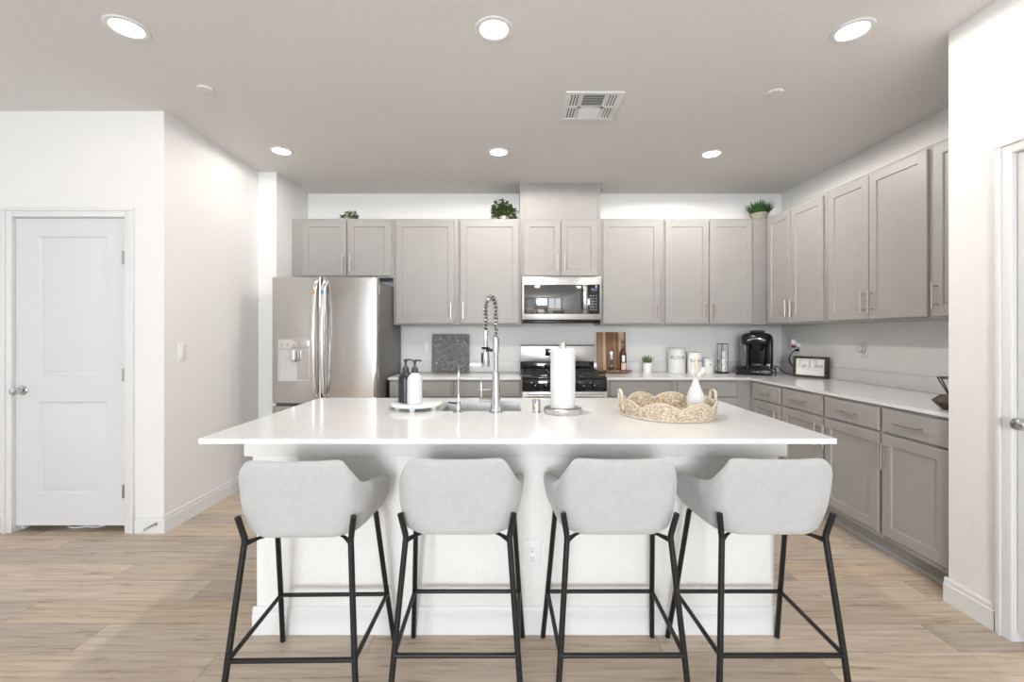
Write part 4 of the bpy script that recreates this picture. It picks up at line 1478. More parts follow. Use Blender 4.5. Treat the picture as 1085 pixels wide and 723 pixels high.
def pump_bottle(x, y, rz, mat, label):
    r = thing('soap_bottle', label, 'soap bottle', (x, y, Z + 0.0354), rz, 'pump soap bottles on the white tray')
    MB().lathe([(0, 0), (0.035, 0), (0.0385, 0.004), (0.0385, 0.118), (0.036, 0.134), (0.028, 0.148), (0.018, 0.155), (0.0165, 0.158), (0.0165, 0.16), (0, 0.16)], (0, 0, 0), 32).build('bottle', mat, r)
    m = MB().lathe([(0, 0.1602), (0.0175, 0.1602), (0.0175, 0.178), (0.013, 0.186), (0.007, 0.192), (0.005, 0.205), (0.0085, 0.214), (0.011, 0.222), (0.0105, 0.226), (0, 0.227)], (0, 0, 0), 24)
    m.tube([(0, 0, 0.2235), (0.028, 0, 0.2235), (0.036, 0, 0.2185)], [0.005, 0.0042, 0.0036], 10)
    m.build('pump', M['pump'], r)


pump_bottle(-0.555, 2.372, 0.15, M['bottle_black'], 'matte black pump bottle on the white tray')
pump_bottle(-0.495, 2.315, 0.0, M['bottle_white'], 'white pump bottle with charcoal pump on the white tray')

# paper towel stand
pt = thing('paper_towel_stand', 'steel stand holding a full paper towel roll', 'paper towel stand', (0.262, 2.252, Z))
m = MB().lathe([(0, 0), (0.093, 0), (0.0955, 0.004), (0.0955, 0.024), (0.091, 0.028), (0.0885, 0.024), (0.0885, 0.008), (0, 0.008)], (0, 0, 0), 48)
m.build('base', M['steel_h'], pt)
m = MB().lathe([(0, 0.0085), (0.0085, 0.0085), (0.0085, 0.326), (0, 0.326)], (0, 0, 0), 16)
m.build('rod', M['steel_light'], pt)
m = MB().lathe([(0, 0.3262), (0.0165, 0.3262), (0.0165, 0.352), (0.014, 0.356), (0, 0.356)], (0, 0, 0), 24)
m.build('finial', M['steel_light'], pt)
pr = MB()
pr.lathe([(0.021, 0), (0.060, 0), (0.0615, 0.002), (0.0615, 0.291), (0.060, 0.293), (0.021, 0.293), (0.021, 0)], (0, 0, 0), 48)
pr.box(0.0605, 0.0622, -0.003, 0.004, 0.002, 0.291)
o = pr.build('paper_towel_roll', M['paper'])
o.location = (0.262, 2.252, Z + 0.0285)
tag(o, 'full white paper towel roll on the steel stand', 'paper towel')

# woven scalloped tray
TCX, TCY, TR = 0.768, 2.205, 0.214
wt = thing('woven_tray', 'round woven seagrass tray with scalloped rim and two handles', 'tray', (TCX, TCY, Z))
m = MB()
NU, NV = 288, 12
grid = {}


def scal(a):
    return 0.046 + 0.034 * abs(math.sin(a * 4 + 0.25)) ** 0.75


for side_, sgn in ((0, 1), (1, -1)):
    for i in range(NU):
        a = 2 * PI * i / NU
        hgt = scal(a)
        for j in range(NV + 1):
            v = j / NV
            z = 0.003 + (hgt - 0.003) * v
            weave = 0.0022 * math.sin(i * PI / 3 + j * PI) + 0.0015 * math.sin(j * PI * 0.9)
            r_ = TR + 0.010 * v + sgn * (0.0048 + weave)
            grid[side_, i, j] = m.bm.verts.new((r_ * math.cos(a), r_ * math.sin(a), z))
for i in range(NU):
    k = (i + 1) % NU
    for j in range(NV):
        m.bm.faces.new((grid[0, i, j], grid[0, k, j], grid[0, k, j + 1], grid[0, i, j + 1]))
        m.bm.faces.new((grid[1, k, j], grid[1, i, j], grid[1, i, j + 1], grid[1, k, j + 1]))
    m.bm.faces.new((grid[0, i, NV], grid[0, k, NV], grid[1, k, NV], grid[1, i, NV]))
    m.bm.faces.new((grid[1, i, 0], grid[1, k, 0], grid[0, k, 0], grid[0, i, 0]))
m.build('rim', M['seagrass'], wt, smooth=60)
m = MB().lathe([(0, 0.0), (TR - 0.006, 0.0), (TR - 0.004, 0.004), (TR - 0.008, 0.007), (0, 0.007)], (0, 0, 0), 64)
m.build('bottom', M['seagrass'], wt)
cord = [((TR + 0.011) * math.cos(2 * PI * i / 160), (TR + 0.011) * math.sin(2 * PI * i / 160), scal(2 * PI * i / 160) + 0.002) for i in range(160)]
MB().tube(cord, 0.0042, 8, closed=True).build('edge_cord', M['rope'], wt)
foot = [((TR + 0.006) * math.cos(2 * PI * i / 120), (TR + 0.006) * math.sin(2 * PI * i / 120), 0.005) for i in range(120)]
MB().tube(foot, 0.0048, 8, closed=True).build('foot_cord', M['rope'], wt)
for s in (-1, 1):
    x = s * (TR + 0.012)
    hp = smooth_path([(x * 0.985, -0.034, 0.030), (x, -0.033, 0.075), (x * 1.01, -0.028, 0.106), (x * 1.015, -0.011, 0.118), (x * 1.015, 0.011, 0.118), (x * 1.01, 0.028, 0.106), (x, 0.033, 0.075), (x * 0.985, 0.034, 0.030)], 6)
    MB().tube(hp, [0.0068 + 0.0009 * math.sin(i * 2.2) for i in range(len(hp))], 10).build('handle', M['rope'], wt)

# ribbed vase in the tray, with white stems
vs = thing('vase', 'white ribbed teardrop vase standing in the woven tray', 'vase', (TCX + 0.138, TCY - 0.010, Z + 0.0075))
prof = [(0, 0), (0.026, 0), (0.030, 0.003), (0.037, 0.03), (0.0415, 0.055), (0.039, 0.085), (0.030, 0.112), (0.020, 0.135), (0.0145, 0.152), (0.0135, 0.163), (0.0145, 0.168), (0.012, 0.168), (0.011, 0.15), (0, 0.148)]
MB().lathe(prof, (0, 0, 0), 72, fn=lambda a, z: 1 + 0.028 * math.cos(18 * a + z * 30) * (1 if z < 0.15 else 0.3)).build('body', M['vase'], vs, smooth=80)
fl_ = thing('dried_stems', 'white tulips and a cream plume standing in the ribbed vase', 'flowers', (TCX + 0.138, TCY - 0.010, Z + 0.1585))
for (dx, dy, h, tilt) in ((0.030, -0.004, 0.058, 0.35), (-0.010, 0.006, 0.052, -0.12), (0.014, 0.006, 0.034, 0.5)):
    MB().tube([(0, 0, 0), (dx * 0.5, dy * 0.5, h * 0.5), (dx * 0.9, dy, h * 0.8)], 0.002, 8).build('stem', M['petal'], fl_)
    m = MB()
    for q in range(5):
        a = 2 * PI * q / 5
        cx, cy = 0.007 * math.cos(a), 0.007 * math.sin(a)
        m.lathe([(0, -0.002), (0.006, 0.004), (0.0095, 0.014), (0.0085, 0.026), (0.004, 0.036), (0, 0.039)], (cx, cy, 0), 10)
    m.xform(Matrix.Translation((dx * 0.88, dy, h * 0.72)) @ Matrix.Rotation(tilt, 4, 'Y') @ Matrix.Diagonal((0.72, 0.72, 0.85, 1)))
    m.build('flower', M['petal'], fl_)
MB().tube([(0, 0, 0), (0.004, 0.0, 0.04), (0.004, 0.002, 0.085)], 0.0016, 8).build('stem', M['plume'], fl_)
MB().lathe([(0, 0), (0.004, 0.004), (0.0062, 0.02), (0.0055, 0.05), (0.003, 0.066), (0, 0.07)], (0.004, 0.002, 0.052), 12, fn=lambda a, z: 1 + 0.12 * math.sin(5 * a + z * 400)).build('plume', M['plume'], fl_)

# ------------------------------------------------------------------ things on the back worktop
# carved openwork panel leaning on the backsplash
cvp = MB()
NG = 92
S = 0.40


def carve(x, y):
    """height of the relief, or None for a pierced hole; x, y in -1..1"""
    r_ = math.hypot(x, y)
    a = math.atan2(y, x)
    edge = max(abs(x), abs(y))
    if edge > 0.985 - 0.025 * (0.5 + 0.5 * math.cos(9 * PI * (x if abs(y) > abs(x) else y))):
        return None
    if edge > 0.92:
        return 0.006
    if r_ < 0.17:
        return 0.010 + 0.004 * math.cos(r_ * 60)
    if r_ < 0.22:
        return 0.006
    w = math.sin(12 * a + 7 * r_) * math.cos(19 * r_ - 1.0) + 0.5 * math.sin(17 * x + 1.2) * math.sin(17 * y + 1.2) * (1 if r_ > 0.5 else 0.25)
    if w < -0.80:
        return None
    return 0.004 + 0.007 * max(-0.4, w)


vv = {}


def vert(i, j, back):
    key = (i, j, back)
    if key not in vv:
        x, y = 2 * i / NG - 1, 2 * j / NG - 1
        h_ = carve(x * 0.995, y * 0.995)
        vv[key] = cvp.bm.verts.new((x * S / 2, 0.006 if back else -(h_ if h_ is not None else 0.003), (y + 1) * S / 2))
    return vv[key]


keep = [[carve(2 * (i + .5) / NG - 1, 2 * (j + .5) / NG - 1) is not None for j in range(NG)] for i in range(NG)]
for i in range(NG):
    for j in range(NG):
        if not keep[i][j]:
            continue
        c = [(i, j), (i + 1, j), (i + 1, j + 1), (i, j + 1)]
        cvp.bm.faces.new([vert(*p, False) for p in c])
        cvp.bm.faces.new([vert(*p, True) for p in c[::-1]])
        for (di, dj), (p, q) in (((0, -1), (0, 1)), ((1, 0), (1, 2)), ((0, 1), (2, 3)), ((-1, 0), (3, 0))):
            ii, jj = i + di, j + dj
            if not (0 <= ii < NG and 0 <= jj < NG and keep[ii][jj]):
                cvp.bm.faces.new((vert(*c[q], False), vert(*c[p], False), vert(*c[p], True), vert(*c[q], True)))
o = cvp.build('carved_panel', M['carved'], smooth=50)
o.location = (-0.622, Y_BACK - 0.070, Z + 0.0015)
o.rotation_euler = (-0.10, 0, 0)
tag(o, 'square grey carved openwork panel leaning on the backsplash', 'wall art')

# cutting board with ledge, grinder and oil bottle
cb = thing('serving_board', 'striped wood board with a live-edge ledge leaning right of the range', 'cutting board', (1.062, Y_BACK - 0.085, Z))
tilt = Matrix.Rotation(-0.10, 4, 'X')
m = MB().box(-0.150, 0.150, -0.010, 0.010, 0.008, 0.415, 0.004)
m.xform(Matrix.Translation((-0.02, 0.0, 0)) @ tilt)
m.build('board', M['staves'], cb)
m = MB()
poly = [(-0.115, -0.115), (-0.02, -0.125), (0.09, -0.118), (0.165, -0.105), (0.170, -0.06), (0.150, -0.013), (-0.120, -0.013), (-0.13, -0.07)]
m.prism(poly, 0.012, 0.028)
es = [e for e in m.bm.edges]
bmesh.ops.bevel(m.bm, geom=es, offset=0.003, segments=2, affect='EDGES')
m.build('ledge', M['live_edge'], cb)
m = MB()
for x in (-0.08, 0.11):
    m.box(x - 0.014, x + 0.014, -0.10, -0.02, 0.0, 0.0125, 0.002)
m.build('foot', M['live_edge'], cb)
LZ = Z + 0.0285
pg = thing('pepper_grinder', 'glass pepper grinder with steel cap on the board ledge', 'pepper grinder', (1.022, Y_BACK - 0.150, LZ))
MB().lathe([(0, 0), (0.025, 0), (0.026, 0.003), (0.0265, 0.03), (0.024, 0.034), (0, 0.034)], (0, 0, 0), 24).build('base', M['pepper'], pg)
MB().lathe([(0, 0.0345), (0.024, 0.0345), (0.0225, 0.06), (0.0225, 0.110), (0, 0.110)], (0, 0, 0), 24).build('jar', M['glass'], pg)
MB().lathe([(0, 0.1105), (0.024, 0.1105), (0.025, 0.118), (0.024, 0.15), (0.028, 0.185), (0.026, 0.192), (0, 0.193)], (0, 0, 0), 24).build('cap', M['steel_light'], pg)
ob = thing('oil_bottle', 'brown glass oil bottle with pour spout on the board ledge', 'bottle', (1.142, Y_BACK - 0.148, LZ))
MB().lathe([(0, 0), (0.033, 0), (0.035, 0.004), (0.035, 0.155), (0.031, 0.180), (0.018, 0.205), (0.0145, 0.22), (0.0145, 0.285), (0.0165, 0.287), (0.0165, 0.297), (0, 0.298)], (0, 0, 0), 28).build('bottle', M['bottle_glass'], ob)
m = MB()
for k in range(13):
    a0, a1 = [-PI / 2 - 0.75 + 1.5 * (k + q) / 13 for q in (0, 1)]
    r_ = 0.0355
    m.quad((r_ * math.cos(a0), r_ * math.sin(a0), 0.006), (r_ * math.cos(a1), r_ * math.sin(a1), 0.006), (r_ * math.cos(a1), r_ * math.sin(a1), 0.075), (r_ * math.cos(a0), r_ * math.sin(a0), 0.075))
m.build('label', M['pink_salt'], ob)
m = MB()
for k in range(8):
    a0, a1 = [-PI / 2 - 0.55 + 0.85 * (k + q) / 8 for q in (0, 1)]
    m.quad((r_ * math.cos(a0), r_ * math.sin(a0), 0.085), (r_ * math.cos(a1), r_ * math.sin(a1), 0.085), (r_ * math.cos(a1), r_ * math.sin(a1), 0.15), (r_ * math.cos(a0), r_ * math.sin(a0), 0.15))
m.build('label', M['logo'], ob)
MB().tube([(0, 0, 0.296), (0, 0, 0.312), (-0.012, 0, 0.322), (-0.040, 0, 0.338)], [0.007, 0.006, 0.0045, 0.004], 10).build('pour_spout', M['hinge'], ob)

# succulent in a white pot
sc = thing('potted_succulent', 'small green succulent in a white pot left of the flour canister', 'plant', (1.397, Y_BACK - 0.12, Z))
MB().lathe([(0, 0), (0.040, 0), (0.043, 0.003), (0.047, 0.098), (0.045, 0.102), (0.042, 0.098), (0.041, 0.085), (0, 0.085)], (0, 0, 0), 32).build('pot', M['ceramic'], sc)
m = MB()
for i in range(17):
    a = i * 2.4
    ra = 0.004 + 0.026 * (i / 17)
    tl = 0.15 + 0.5 * (i / 17)
    h_ = 0.105 - 0.022 * (i / 17) + random.uniform(-.012, .012)
    bx0 = Vector((ra * math.cos(a), ra * math.sin(a), 0.083))
    d_ = Vector((math.cos(a) * math.sin(tl), math.sin(a) * math.sin(tl), math.cos(tl)))
    m.tube([bx0, bx0 + d_ * h_ * .35, bx0 + d_ * h_ * .75, bx0 + d_ * h_], [0.007, 0.011, 0.008, 0.001], 8, flat=(0.45, 1))
m.build('leaves', M['succulent'], sc)
MB().lathe([(0, 0.0855), (0.0405, 0.0855), (0.039, 0.089), (0, 0.090)], (0, 0, 0), 24).build('soil', M['soil'], sc)


def wrap_text(mb, R, th0, z):
    """wrap flat lettering (XZ, facing -Y) on a vertical cylinder of radius R about the origin, centred at angle th0 from -Y"""
    for v in mb.bm.verts:
        a = -PI / 2 + th0 + v.co.x / R
        rr = R - v.co.y
        v.co = Vector((rr * math.cos(a), rr * math.sin(a), v.co.z + z))
    return mb


def canister(x, y, R, H, label, word, tsize, th0):
    r = thing('canister', label, 'canister', (x, y, Z), 0, 'white enamel canisters on the back worktop')
    MB().lathe([(0, 0), (R - .002, 0), (R, 0.003), (R, H - 0.004), (R - 0.003, H), (0, H)], (0, 0, 0), 48).build('body', M['enamel'], r)
    m = MB().lathe([(0, H + .0004), (R + 0.001, H + .0004), (R + 0.0015, H + 0.012), (R - 0.004, H + 0.017), (R * 0.55, H + 0.024), (0, H + 0.027)], (0, 0, 0), 48)
    m.tube(smooth_path([(-0.025, 0, H + 0.024), (-0.018, 0, H + 0.037), (0.018, 0, H + 0.037), (0.025, 0, H + 0.024)], 5), 0.004, 8)
    m.build('lid', M['enamel'], r)
    if word:
        wrap_text(text_mb(word, tsize, 0.0004), R + 0.0002, th0, H * 0.67).build('lettering', M['ink'], r)
    return r


canister(1.690, 4.565, 0.086, 0.235, 'tall white canister lettered FLOUR, beside the succulent', 'FLOUR', 0.047, -0.19)
canister(1.865, 4.545, 0.074, 0.190, 'medium white canister with dark lettering behind the dried stems', 'SUGAR', 0.041, -0.09)
jr = canister(2.005, 4.55, 0.054, 0.130, 'small white lidded jar right of the two lettered canisters', None, 0, 0)
m = MB()
for k in range(4):
    m.lathe([(0, 0), (0.0045, 0), (0.0035, 0.0008), (0, 0.0008)], ((k - 1.5) * 0.006, -0.0538 + 0.0002 * abs(k - 1.5), 0.088 + 0.003 * (k % 2)), 10, rot=rotx)
mm = MB()
for k in range(10):
    a0, a1 = [-PI / 2 - 0.5 + 1.0 * (k + q) / 10 for q in (0, 1)]
    mm.quad((0.0545 * math.cos(a0), 0.0545 * math.sin(a0), 0.066), (0.0545 * math.cos(a1), 0.0545 * math.sin(a1), 0.066), (0.0545 * math.cos(a1), 0.0545 * math.sin(a1), 0.069), (0.0545 * math.cos(a0), 0.0545 * math.sin(a0), 0.069))
m.build('emblem', M['ink_grey'], jr)
mm.build('line', M['ink_pale'], jr)

# mug rack with stacked white mugs
RKX, RKY = 2.148, 4.545
rk = thing('mug_rack', 'black wire rack holding a stack of white mugs', 'mug rack', (RKX, RKY, Z))
m = MB().lathe([(0, 0), (0.062, 0), (0.064, 0.003), (0.064, 0.007), (0.06, 0.010), (0, 0.010)], (0, 0, 0), 36)
m.build('base', M['black'], rk)
m = MB()
posts = [(-0.055, -0.008), (-0.026, -0.036), (0.056, 0.0), (0.026, 0.046)]
top_z = 0.295
for x, y in posts:
    m.tube([(x, y, 0.009), (x, y, top_z)], 0.0028, 8)
m.tube([(-0.055, -0.008, top_z), (-0.026, -0.036, top_z), (0.056, 0, top_z), (0.026, 0.046, top_z)], 0.0028, 8, closed=True)
m.build('wire_frame', M['black'], rk)
for k in range(3):
    zk = Z + 0.0105 + 0.002 + k * 0.0690
    g = thing('coffee_mug', ['bottom white mug of the stack in the wire rack', 'middle white mug of the stack in the wire rack', 'top white mug of the stack in the wire rack'][k], 'mug', (RKX + 0.010, RKY - 0.002, zk), 0, 'white mugs stacked in the wire rack')
    MB().lathe([(0, 0), (0.025, 0), (0.030, 0.003), (0.034, 0.02), (0.034, 0.0675), (0.032, 0.0675), (0.032, 0.02), (0.027, 0.006), (0, 0.006)], (0, 0, 0), 32).build('cup', M['ceramic'], g)
    ha = math.radians(163)
    hp = [Vector((math.cos(ha) * q, math.sin(ha) * q, z)) for q, z in ((0.032, 0.056), (0.052, 0.058), (0.063, 0.040), (0.057, 0.018), (0.032, 0.013))]
    MB().tube(smooth_path(hp, 5), 0.0046, 8).build('handle', M['ceramic'], g)
    MB().box(-0.003, 0.003, -0.0348, -0.0338, 0.026, 0.046).build('mark', M['ink_grey'], g)

# coffee maker on a pod drawer
st = thing('pod_drawer', 'black pod drawer stand under the coffee maker', 'pod drawer', (2.402, 4.381, Z), -0.56)
m = MB()
m.box(-0.168, 0.168, -0.140, 0.140, 0.060, 0.072, 0.004)
m.box(-0.168, -0.155, -0.140, 0.140, 0.0, 0.060, 0.003)
m.box(-0.155, 0.140, 0.127, 0.139, 0.004, 0.060, 0.002)
m.tube([(0.160, -0.125, 0.064), (0.163, -0.125, 0.0045), (0.163, 0.125, 0.0045), (0.160, 0.125, 0.064)], 0.004, 8)
m.build('frame', M['black'], st)
m = MB().box(-0.153, 0.125, -0.137, 0.125, 0.006, 0.056, 0.004)
dw = m.build('drawer', M['black'], st)
MB().box(-0.03, 0.03, -0.144, -0.137, 0.030, 0.036, 0.002).build('handle', M['hinge'], dw)

KZ = Z + 0.0725
kc = thing('coffee_maker', 'black single-serve coffee maker in the corner', 'coffee maker', (2.418, 4.392, KZ), -0.56)
kc.scale = (1.12, 1.0, 1.06)
m = MB()
# rear column and base
m.box(-0.072, 0.095, 0.02, 0.125, 0.0, 0.275, 0.02, 3)
m.box(-0.060, 0.095, -0.130, 0.03, 0.0, 0.022, 0.008)
m.box(0.072, 0.118, -0.10, 0.12, 0.002, 0.262, 0.016, 3)
m.build('body', M['black'], kc)
m = MB().box(-0.128, -0.076, -0.09, 0.115, 0.004, 0.255, 0.014, 3)
m.build('water_tank', M['tank'], kc)
# domed head
m = MB()
lay = []
for sc, z in ((0.90, 0.205), (0.98, 0.215), (1.0, 0.245), (0.97, 0.275), (0.86, 0.300), (0.62, 0.312), (0.3, 0.315)):
    ring = []
    for i in range(32):
        a = 2 * PI * i / 32
        cx, cy = math.cos(a), math.sin(a)
        ring.append(m.bm.verts.new((0.125 * sc * math.copysign(abs(cx) ** 0.6, cx) - 0.004, 0.125 * sc * math.copysign(abs(cy) ** 0.6, cy) - 0.005, z)))
    lay.append(ring)
for a, b_ in zip(lay[:-1], lay[1:]):
    for j in range(32):
        m.bm.faces.new((a[j], a[(j + 1) % 32], b_[(j + 1) % 32], b_[j]))
m.bm.faces.new(lay[0][::-1])
m.bm.faces.new(lay[-1])
hd = m.build('head', M['black'], kc, smooth=60)
m = MB().lathe([(0.035, 0.150), (0.050, 0.17), (0.058, 0.205), (0, 0.205)], (0.005, -0.065, 0), 28)
m.lathe([(0, 0.150), (0.035, 0.150)], (0.005, -0.065, 0), 28)
m.build('brew_funnel', M['black'], hd)
arc_ = [(0.062 * math.sin(t), -0.128 - 0.012 * math.cos(t), 0.262 - 0.016 * abs(math.sin(t)) ** 2 + 0.018 * 0) for t in [(-PI / 2 + PI * i / 16) for i in range(17)]]
MB().tube(arc_, 0.0085, 10).build('handle', M['steel_light'], hd)
MB().lathe([(0, 0), (0.05, 0), (0.06, 0.012), (0.055, 0.022), (0.03, 0.028), (0, 0.029)], (0, -0.01, 0.310), 28).build('lid_button', M['black_matte'], hd)
MB().lathe([(0, 0.0225), (0.046, 0.0225), (0.048, 0.03), (0.044, 0.034), (0, 0.034)], (0.005, -0.075, 0), 28).build('drip_tray', M['hinge'], kc)
# mains lead of the coffee maker, up to the wall outlet (child: moves with it)
inv = (Matrix.Translation((2.418, 4.392, KZ)) @ Matrix.Rotation(-0.56, 4, 'Z') @ Matrix.Diagonal((1.12, 1.0, 1.06, 1))).inverted()
wp = [(2.50, 4.42, KZ + 0.014), (2.59, 4.36, KZ + 0.006), (2.625, 4.31, Z + 0.03), (2.68, 4.28, Z + 0.007), (2.735, 4.32, Z + 0.05), (2.715, 4.36, 1.04), (2.735, 4.385, 1.10), (2.78, 4.395, 1.142), (2.815, 4.40, 1.150)]
m = MB().tube([inv @ p for p in smooth_path(wp, 6)], 0.004, 8)
m.tube([inv @ Vector((2.80, 4.40, 1.150)), inv @ Vector((2.829, 4.40, 1.152))], [0.009, 0.012], 10)
m.build('power_cord', M['black'], kc)
o = MB().lathe([(0, 0), (0.012, 0), (0.017, 0.032), (0.0185, 0.034), (0.0175, 0.036), (0, 0.036)], (0, 0, 0), 20).build('coffee_pod', M['plastic_white'])
o.location = (2.452, 4.262, KZ + 0.0002)
tag(o, 'small white coffee pod beside the coffee maker base', 'coffee pod')

# plug-in freshener
af = thing('air_freshener', 'clear plug-in air freshener with red oil by the coffee maker', 'air freshener', (X_RIGHT - 0.0095, 4.40, 1.195), -PI / 2)
m = MB().box(-0.022, 0.022, -0.030, -0.0005, -0.012, 0.030, 0.006)
m.build('plug_body', M['plastic_white'], af)
MB().lathe([(0, 0), (0.014, 0), (0.017, 0.005), (0.017, 0.02), (0.010, 0.026), (0, 0.026)], (0, -0.05, -0.022), 20).build('oil_vial', M['red'], af)
MB().lathe([(0, 0), (0.016, 0.0), (0.028, 0.015), (0.030, 0.035), (0.022, 0.055), (0, 0.062)], (0, -0.048, 0.005), 24).build('dome', M['plastic_white'], af)
af2 = thing('air_freshener', 'white plug-in freshener on the outlet above the long right worktop', 'air freshener', (X_RIGHT - 0.0095, 3.60, 1.192), -PI / 2)
m = MB().lathe([(0, 0), (0.026, 0), (0.031, 0.006), (0.031, 0.018), (0.026, 0.026), (0, 0.028)], (0, 0, 0.0), 28, rot=rotx)
m.build('plug_body', M['plastic_white'], af2)
rp = [(0.0285 * math.cos(2 * PI * i / 28), -0.024, 0.0285 * math.sin(2 * PI * i / 28)) for i in range(28)]
MB().tube(rp, 0.0025, 8, closed=True).build('rim', M['hinge'], af2)

# framed sign
ax, ay = 2.645, 4.185
bx, by = 2.778, 3.925
sl = math.hypot(bx - ax, by - ay)
sg_rz = math.atan2(by - ay, bx - ax)
sg = thing('framed_sign', 'white sign in a dark wood frame leaning by the right wall', 'sign', ((ax + bx) / 2, (ay + by) / 2, Z), sg_rz)
SHH = 0.19
tl = Matrix.Rotation(-0.05, 4, 'X')
m = MB()
fw, fd = 0.020, 0.045
m.box(-sl / 2, sl / 2, -fd / 2, fd / 2, 0, fw, 0.0015)
m.box(-sl / 2, sl / 2, -fd / 2, fd / 2, SHH - fw, SHH, 0.0015)
m.box(-sl / 2, -sl / 2 + fw, -fd / 2, fd / 2, fw, SHH - fw, 0.0015)
m.box(sl / 2 - fw, sl / 2, -fd / 2, fd / 2, fw, SHH - fw, 0.0015)
m.xform(Matrix.Translation((0, 0, 0.0012)) @ tl).build('frame', M['barn_wood'], sg)
m = MB().box(-sl / 2 + fw, sl / 2 - fw, -0.004, 0.008, fw, SHH - fw)
bd = m.xform(tl).build('board', M['sign_face'], sg)
# hand-lettered "Rise & Shine": pen strokes
strokes = {
    'R': ([[(0.1, 0), (0.25, 1.0)], [(0.0, .85), (0.35, 1.08), (0.62, .9), (0.45, .58), (0.2, .5), (0.38, .3), (0.62, 0)]], 0.66),
    'i': ([[(0.05, .45), (0.05, .1), (0.16, 0), (0.3, .15)], [(0.08, .62), (0.10, .66)]], 0.28),
    's': ([[(0, .1), (0.2, .48), (0.26, .2), (0.16, 0), (0.02, .06)], [(0.16, 0), (.36, .15)]], 0.34),
    'e': ([[(0, .2), (0.25, .3), (0.2, .48), (0.06, .36), (0.06, .1), (0.2, 0), (0.42, .2)]], 0.42),
    '&': ([[(0.5, .05), (0.12, .7), (0.25, .95), (0.36, .75), (0.05, .3), (0.15, 0), (0.4, .15), (0.5, .42)]], 0.60),
    'S': ([[(0.55, .95), (0.32, 1.08), (0.15, .8), (0.42, .45), (0.35, .05), (0.05, 0), (-0.05, .15)]], 0.55),
    'h': ([[(0.02, 0), (0.14, .8), (0.2, 1.0), (0.1, .75), (0.08, 0)], [(0.08, .2), (0.24, .48), (0.28, .1), (0.4, .08)]], 0.40),
    'n': ([[(0, .45), (0.05, 0)], [(0.05, .25), (0.2, .48), (0.24, .1), (0.38, .1)]], 0.38),
    ' ': ([], 0.25),
}
m = MB()
cur = 0.0
word = 'Rise & Shine'
tot = sum(strokes[c][1] for c in word)
scl = (sl - 2 * fw) * 0.86 / tot
for c in word:
    for s in strokes[c][0]:
        pts = [((cur + x + 0.18 * y - tot / 2 - 0.05) * scl, -0.0052, 0.088 + y * scl * 1.45) for x, y in s]
        m.tube(smooth_path(pts, 5), 0.00135, 6)
    cur += strokes[c][1]
m.xform(tl).build('lettering', M['ink_grey'], bd)
m = text_mb("IT'S COFFEE TIME", 0.0205, 0.0004)
m.xform(tl @ Matrix.Translation((0.0, -0.0046, 0.070)))
m.build('lettering', M['ink_pale'], bd)

# faceted holder by the wall end
gx, gy = 2.305, 2.335
gh = thing('geometric_holder', 'dark faceted candle holder half hidden behind the white wall end', 'candle holder', (gx, gy, Z))
m = MB()
ring0 = [(0.048 * math.cos(2 * PI * i / 6), 0.048 * math.sin(2 * PI * i / 6), 0.0) for i in range(6)]
ring1 = [(0.088 * math.cos(2 * PI * i / 6), 0.088 * math.sin(2 * PI * i / 6), 0.042) for i in range(6)]
ring2 = [(0.05 * math.cos(2 * PI * i / 6), 0.05 * math.sin(2 * PI * i / 6), 0.077) for i in range(6)]
RR = [[m.bm.verts.new(p) for p in r_] for r_ in (ring0, ring1, ring2)]
for A, B in zip(RR[:-1], RR[1:]):
    for j in range(6):
        m.bm.faces.new((A[j], A[(j + 1) % 6], B[(j + 1) % 6], B[j]))
m.bm.faces.new(RR[0][::-1])
m.bm.faces.new(RR[2])
m.build('base', M['bronze'], gh, smooth=0)
m = MB()
w0 = [(0.018 * math.cos(2 * PI * i / 6), 0.018 * math.sin(2 * PI * i / 6), 0.077) for i in range(6)]
w1_ = [(0.062 * math.cos(2 * PI * i / 6), 0.062 * math.sin(2 * PI * i / 6), 0.165) for i in range(6)]
for j in range(6):
    m.tube([w0[j], w1_[j]], 0.0032, 6)
m.tube(w1_, 0.0032, 6, closed=True)
m.build('wire_top', M['bronze'], gh)

# ------------------------------------------------------------------ plants on the upper cabinets
def leafy(root, n, spread, h0, h1, mat, leaf_l, seed, low=0.1):
    rnd = random.Random(seed)
    m = MB()
    st_ = MB()
    for i in range(n):
        a = rnd.uniform(0, 2 * PI)
        rr = spread * math.sqrt(rnd.random())
        z = rnd.uniform(h0, h1) * (1 - 0.45 * (rr / spread) ** 2)
        p = Vector((rr * math.cos(a), rr * math.sin(a) * 0.7, z))
        base = Vector((p.x * 0.25, p.y * 0.25, low))
        st_.tube([base, base.lerp(p, .5) + Vector((0, 0, 0.01)), p], 0.0014, 5)
        for q in range(4):
            b2 = rnd.uniform(0, 2 * PI)
            el = rnd.uniform(-0.4, 1.1)
            d = Vector((math.cos(b2) * math.cos(el), math.sin(b2) * math.cos(el), math.sin(el)))
            s = d.cross(Vector((0, 0, 1))).normalized() * leaf_l * 0.27
            up = s.cross(d).normalized() * leaf_l * 0.10
            p0 = p - d * leaf_l * 0.1
            tip = p0 + d * leaf_l
            mid = p0 + d * leaf_l * 0.5
            v = [m.bm.verts.new(c) for c in (p0, mid + s + up, tip, mid - s + up, mid)]
            m.bm.faces.new((v[0], v[1], v[4]))
            m.bm.faces.new((v[1], v[2], v[4]))
            m.bm.faces.new((v[2], v[3], v[4]))
            m.bm.faces.new((v[3], v[0], v[4]))
    m.build('foliage', mat, root, smooth=0, recalc=False)
    st_.build('stems', M['stem'], root)


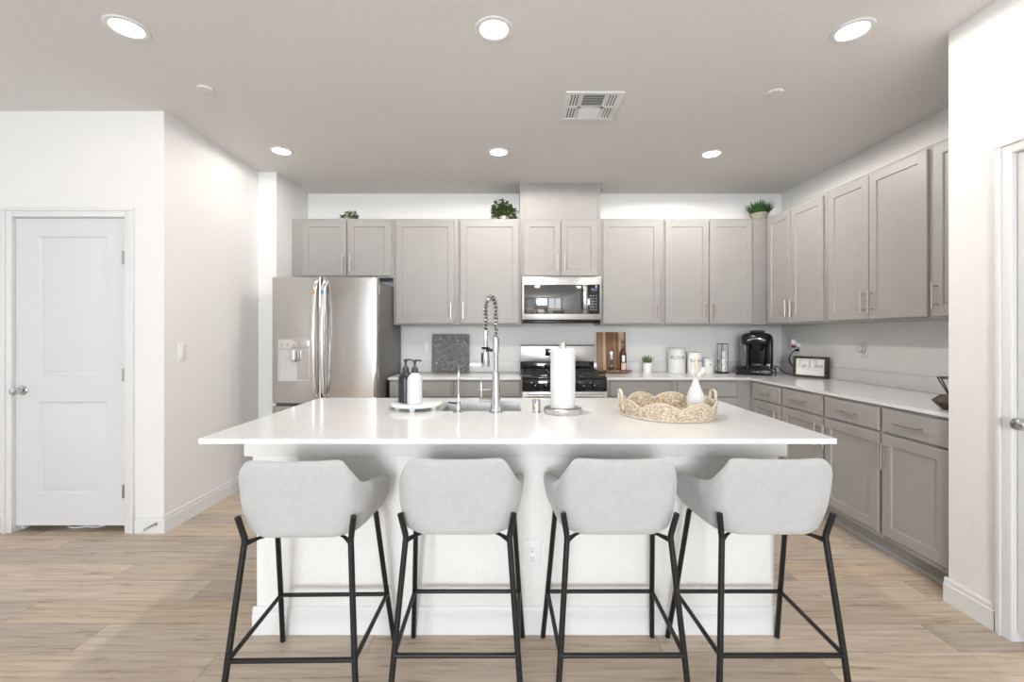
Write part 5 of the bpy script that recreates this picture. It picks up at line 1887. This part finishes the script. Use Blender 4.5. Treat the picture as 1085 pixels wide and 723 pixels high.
ZT = UT + 0.0006
p1 = thing('potted_plant', 'sparse little green plant on the cabinet above the refrigerator', 'plant', (-1.60, 4.46, ZT), 0, 'plants on top of the upper cabinets')
MB().lathe([(0, 0), (0.034, 0), (0.036, 0.003), (0.040, 0.035), (0.038, 0.037), (0.036, 0.032), (0, 0.032)], (0, 0, 0), 28).build('pot', M['pot_white'], p1)
leafy(p1, 26, 0.09, 0.03, 0.10, M['leaf_pale'], 0.042, 3, 0.032)
p2 = thing('potted_plant', 'bushy green plant in a pale pot left of the boxed vent cover', 'plant', (-0.070, 4.455, ZT), 0, 'plants on top of the upper cabinets')
MB().lathe([(0, 0), (0.030, 0), (0.032, 0.003), (0.040, 0.045), (0.037, 0.048), (0.035, 0.040), (0, 0.040)], (0, 0, 0), 28).build('pot', M['pot_white'], p2)
leafy(p2, 84, 0.125, 0.05, 0.205, M['leaf'], 0.050, 11, 0.040)
p3 = thing('potted_grass_plant', 'spiky green grass in a shallow bowl on the corner cabinets', 'plant', (2.455, 4.425, ZT), 0, 'plants on top of the upper cabinets')
MB().lathe([(0, 0), (0.060, 0), (0.064, 0.004), (0.082, 0.066), (0.078, 0.069), (0.074, 0.055), (0, 0.055)], (0, 0, 0), 32).build('bowl', M['pot_grey'], p3)
rnd = random.Random(5)
m = MB()
for i in range(320):
    a = rnd.uniform(0, 2 * PI)
    rr = 0.066 * math.sqrt(rnd.random())
    b0 = Vector((rr * math.cos(a), rr * math.sin(a), 0.052))
    out = rr / 0.066
    ln = rnd.uniform(0.11, 0.165)
    tl_ = 0.10 + 0.62 * out + rnd.uniform(-.12, .12)
    d = Vector((math.cos(a) * math.sin(tl_), math.sin(a) * math.sin(tl_) * 0.9, math.cos(tl_)))
    s = Vector((-math.sin(a + rnd.uniform(-1, 1)), math.cos(a), 0)).normalized() * 0.0035
    p_mid = b0 + d * ln * 0.5 + Vector((0, 0, 0.004))
    tip = b0 + d * ln
    v = [m.bm.verts.new(c) for c in (b0 - s, b0 + s, p_mid + s, tip, p_mid - s)]
    m.bm.faces.new((v[0], v[1], v[2], v[4]))
    m.bm.faces.new((v[4], v[2], v[3]))
m.build('blades', M['grass'], p3, smooth=0, recalc=False)

# pale cable lying on the closet floor, seen under the left door
cp_ = smooth_path([(-3.02, 3.06, 0.005), (-2.98, 3.03, 0.005), (-2.93, 3.02, 0.005), (-2.87, 3.04, 0.005), (-2.80, 3.03, 0.005), (-2.76, 3.08, 0.005), (-2.84, 3.10, 0.005), (-2.95, 3.08, 0.005)], 6)
o = MB().tube(cp_, 0.0048, 8).build('cable', M['plastic_white'])
tag(o, 'pale cable on the floor under the left door', 'cable')
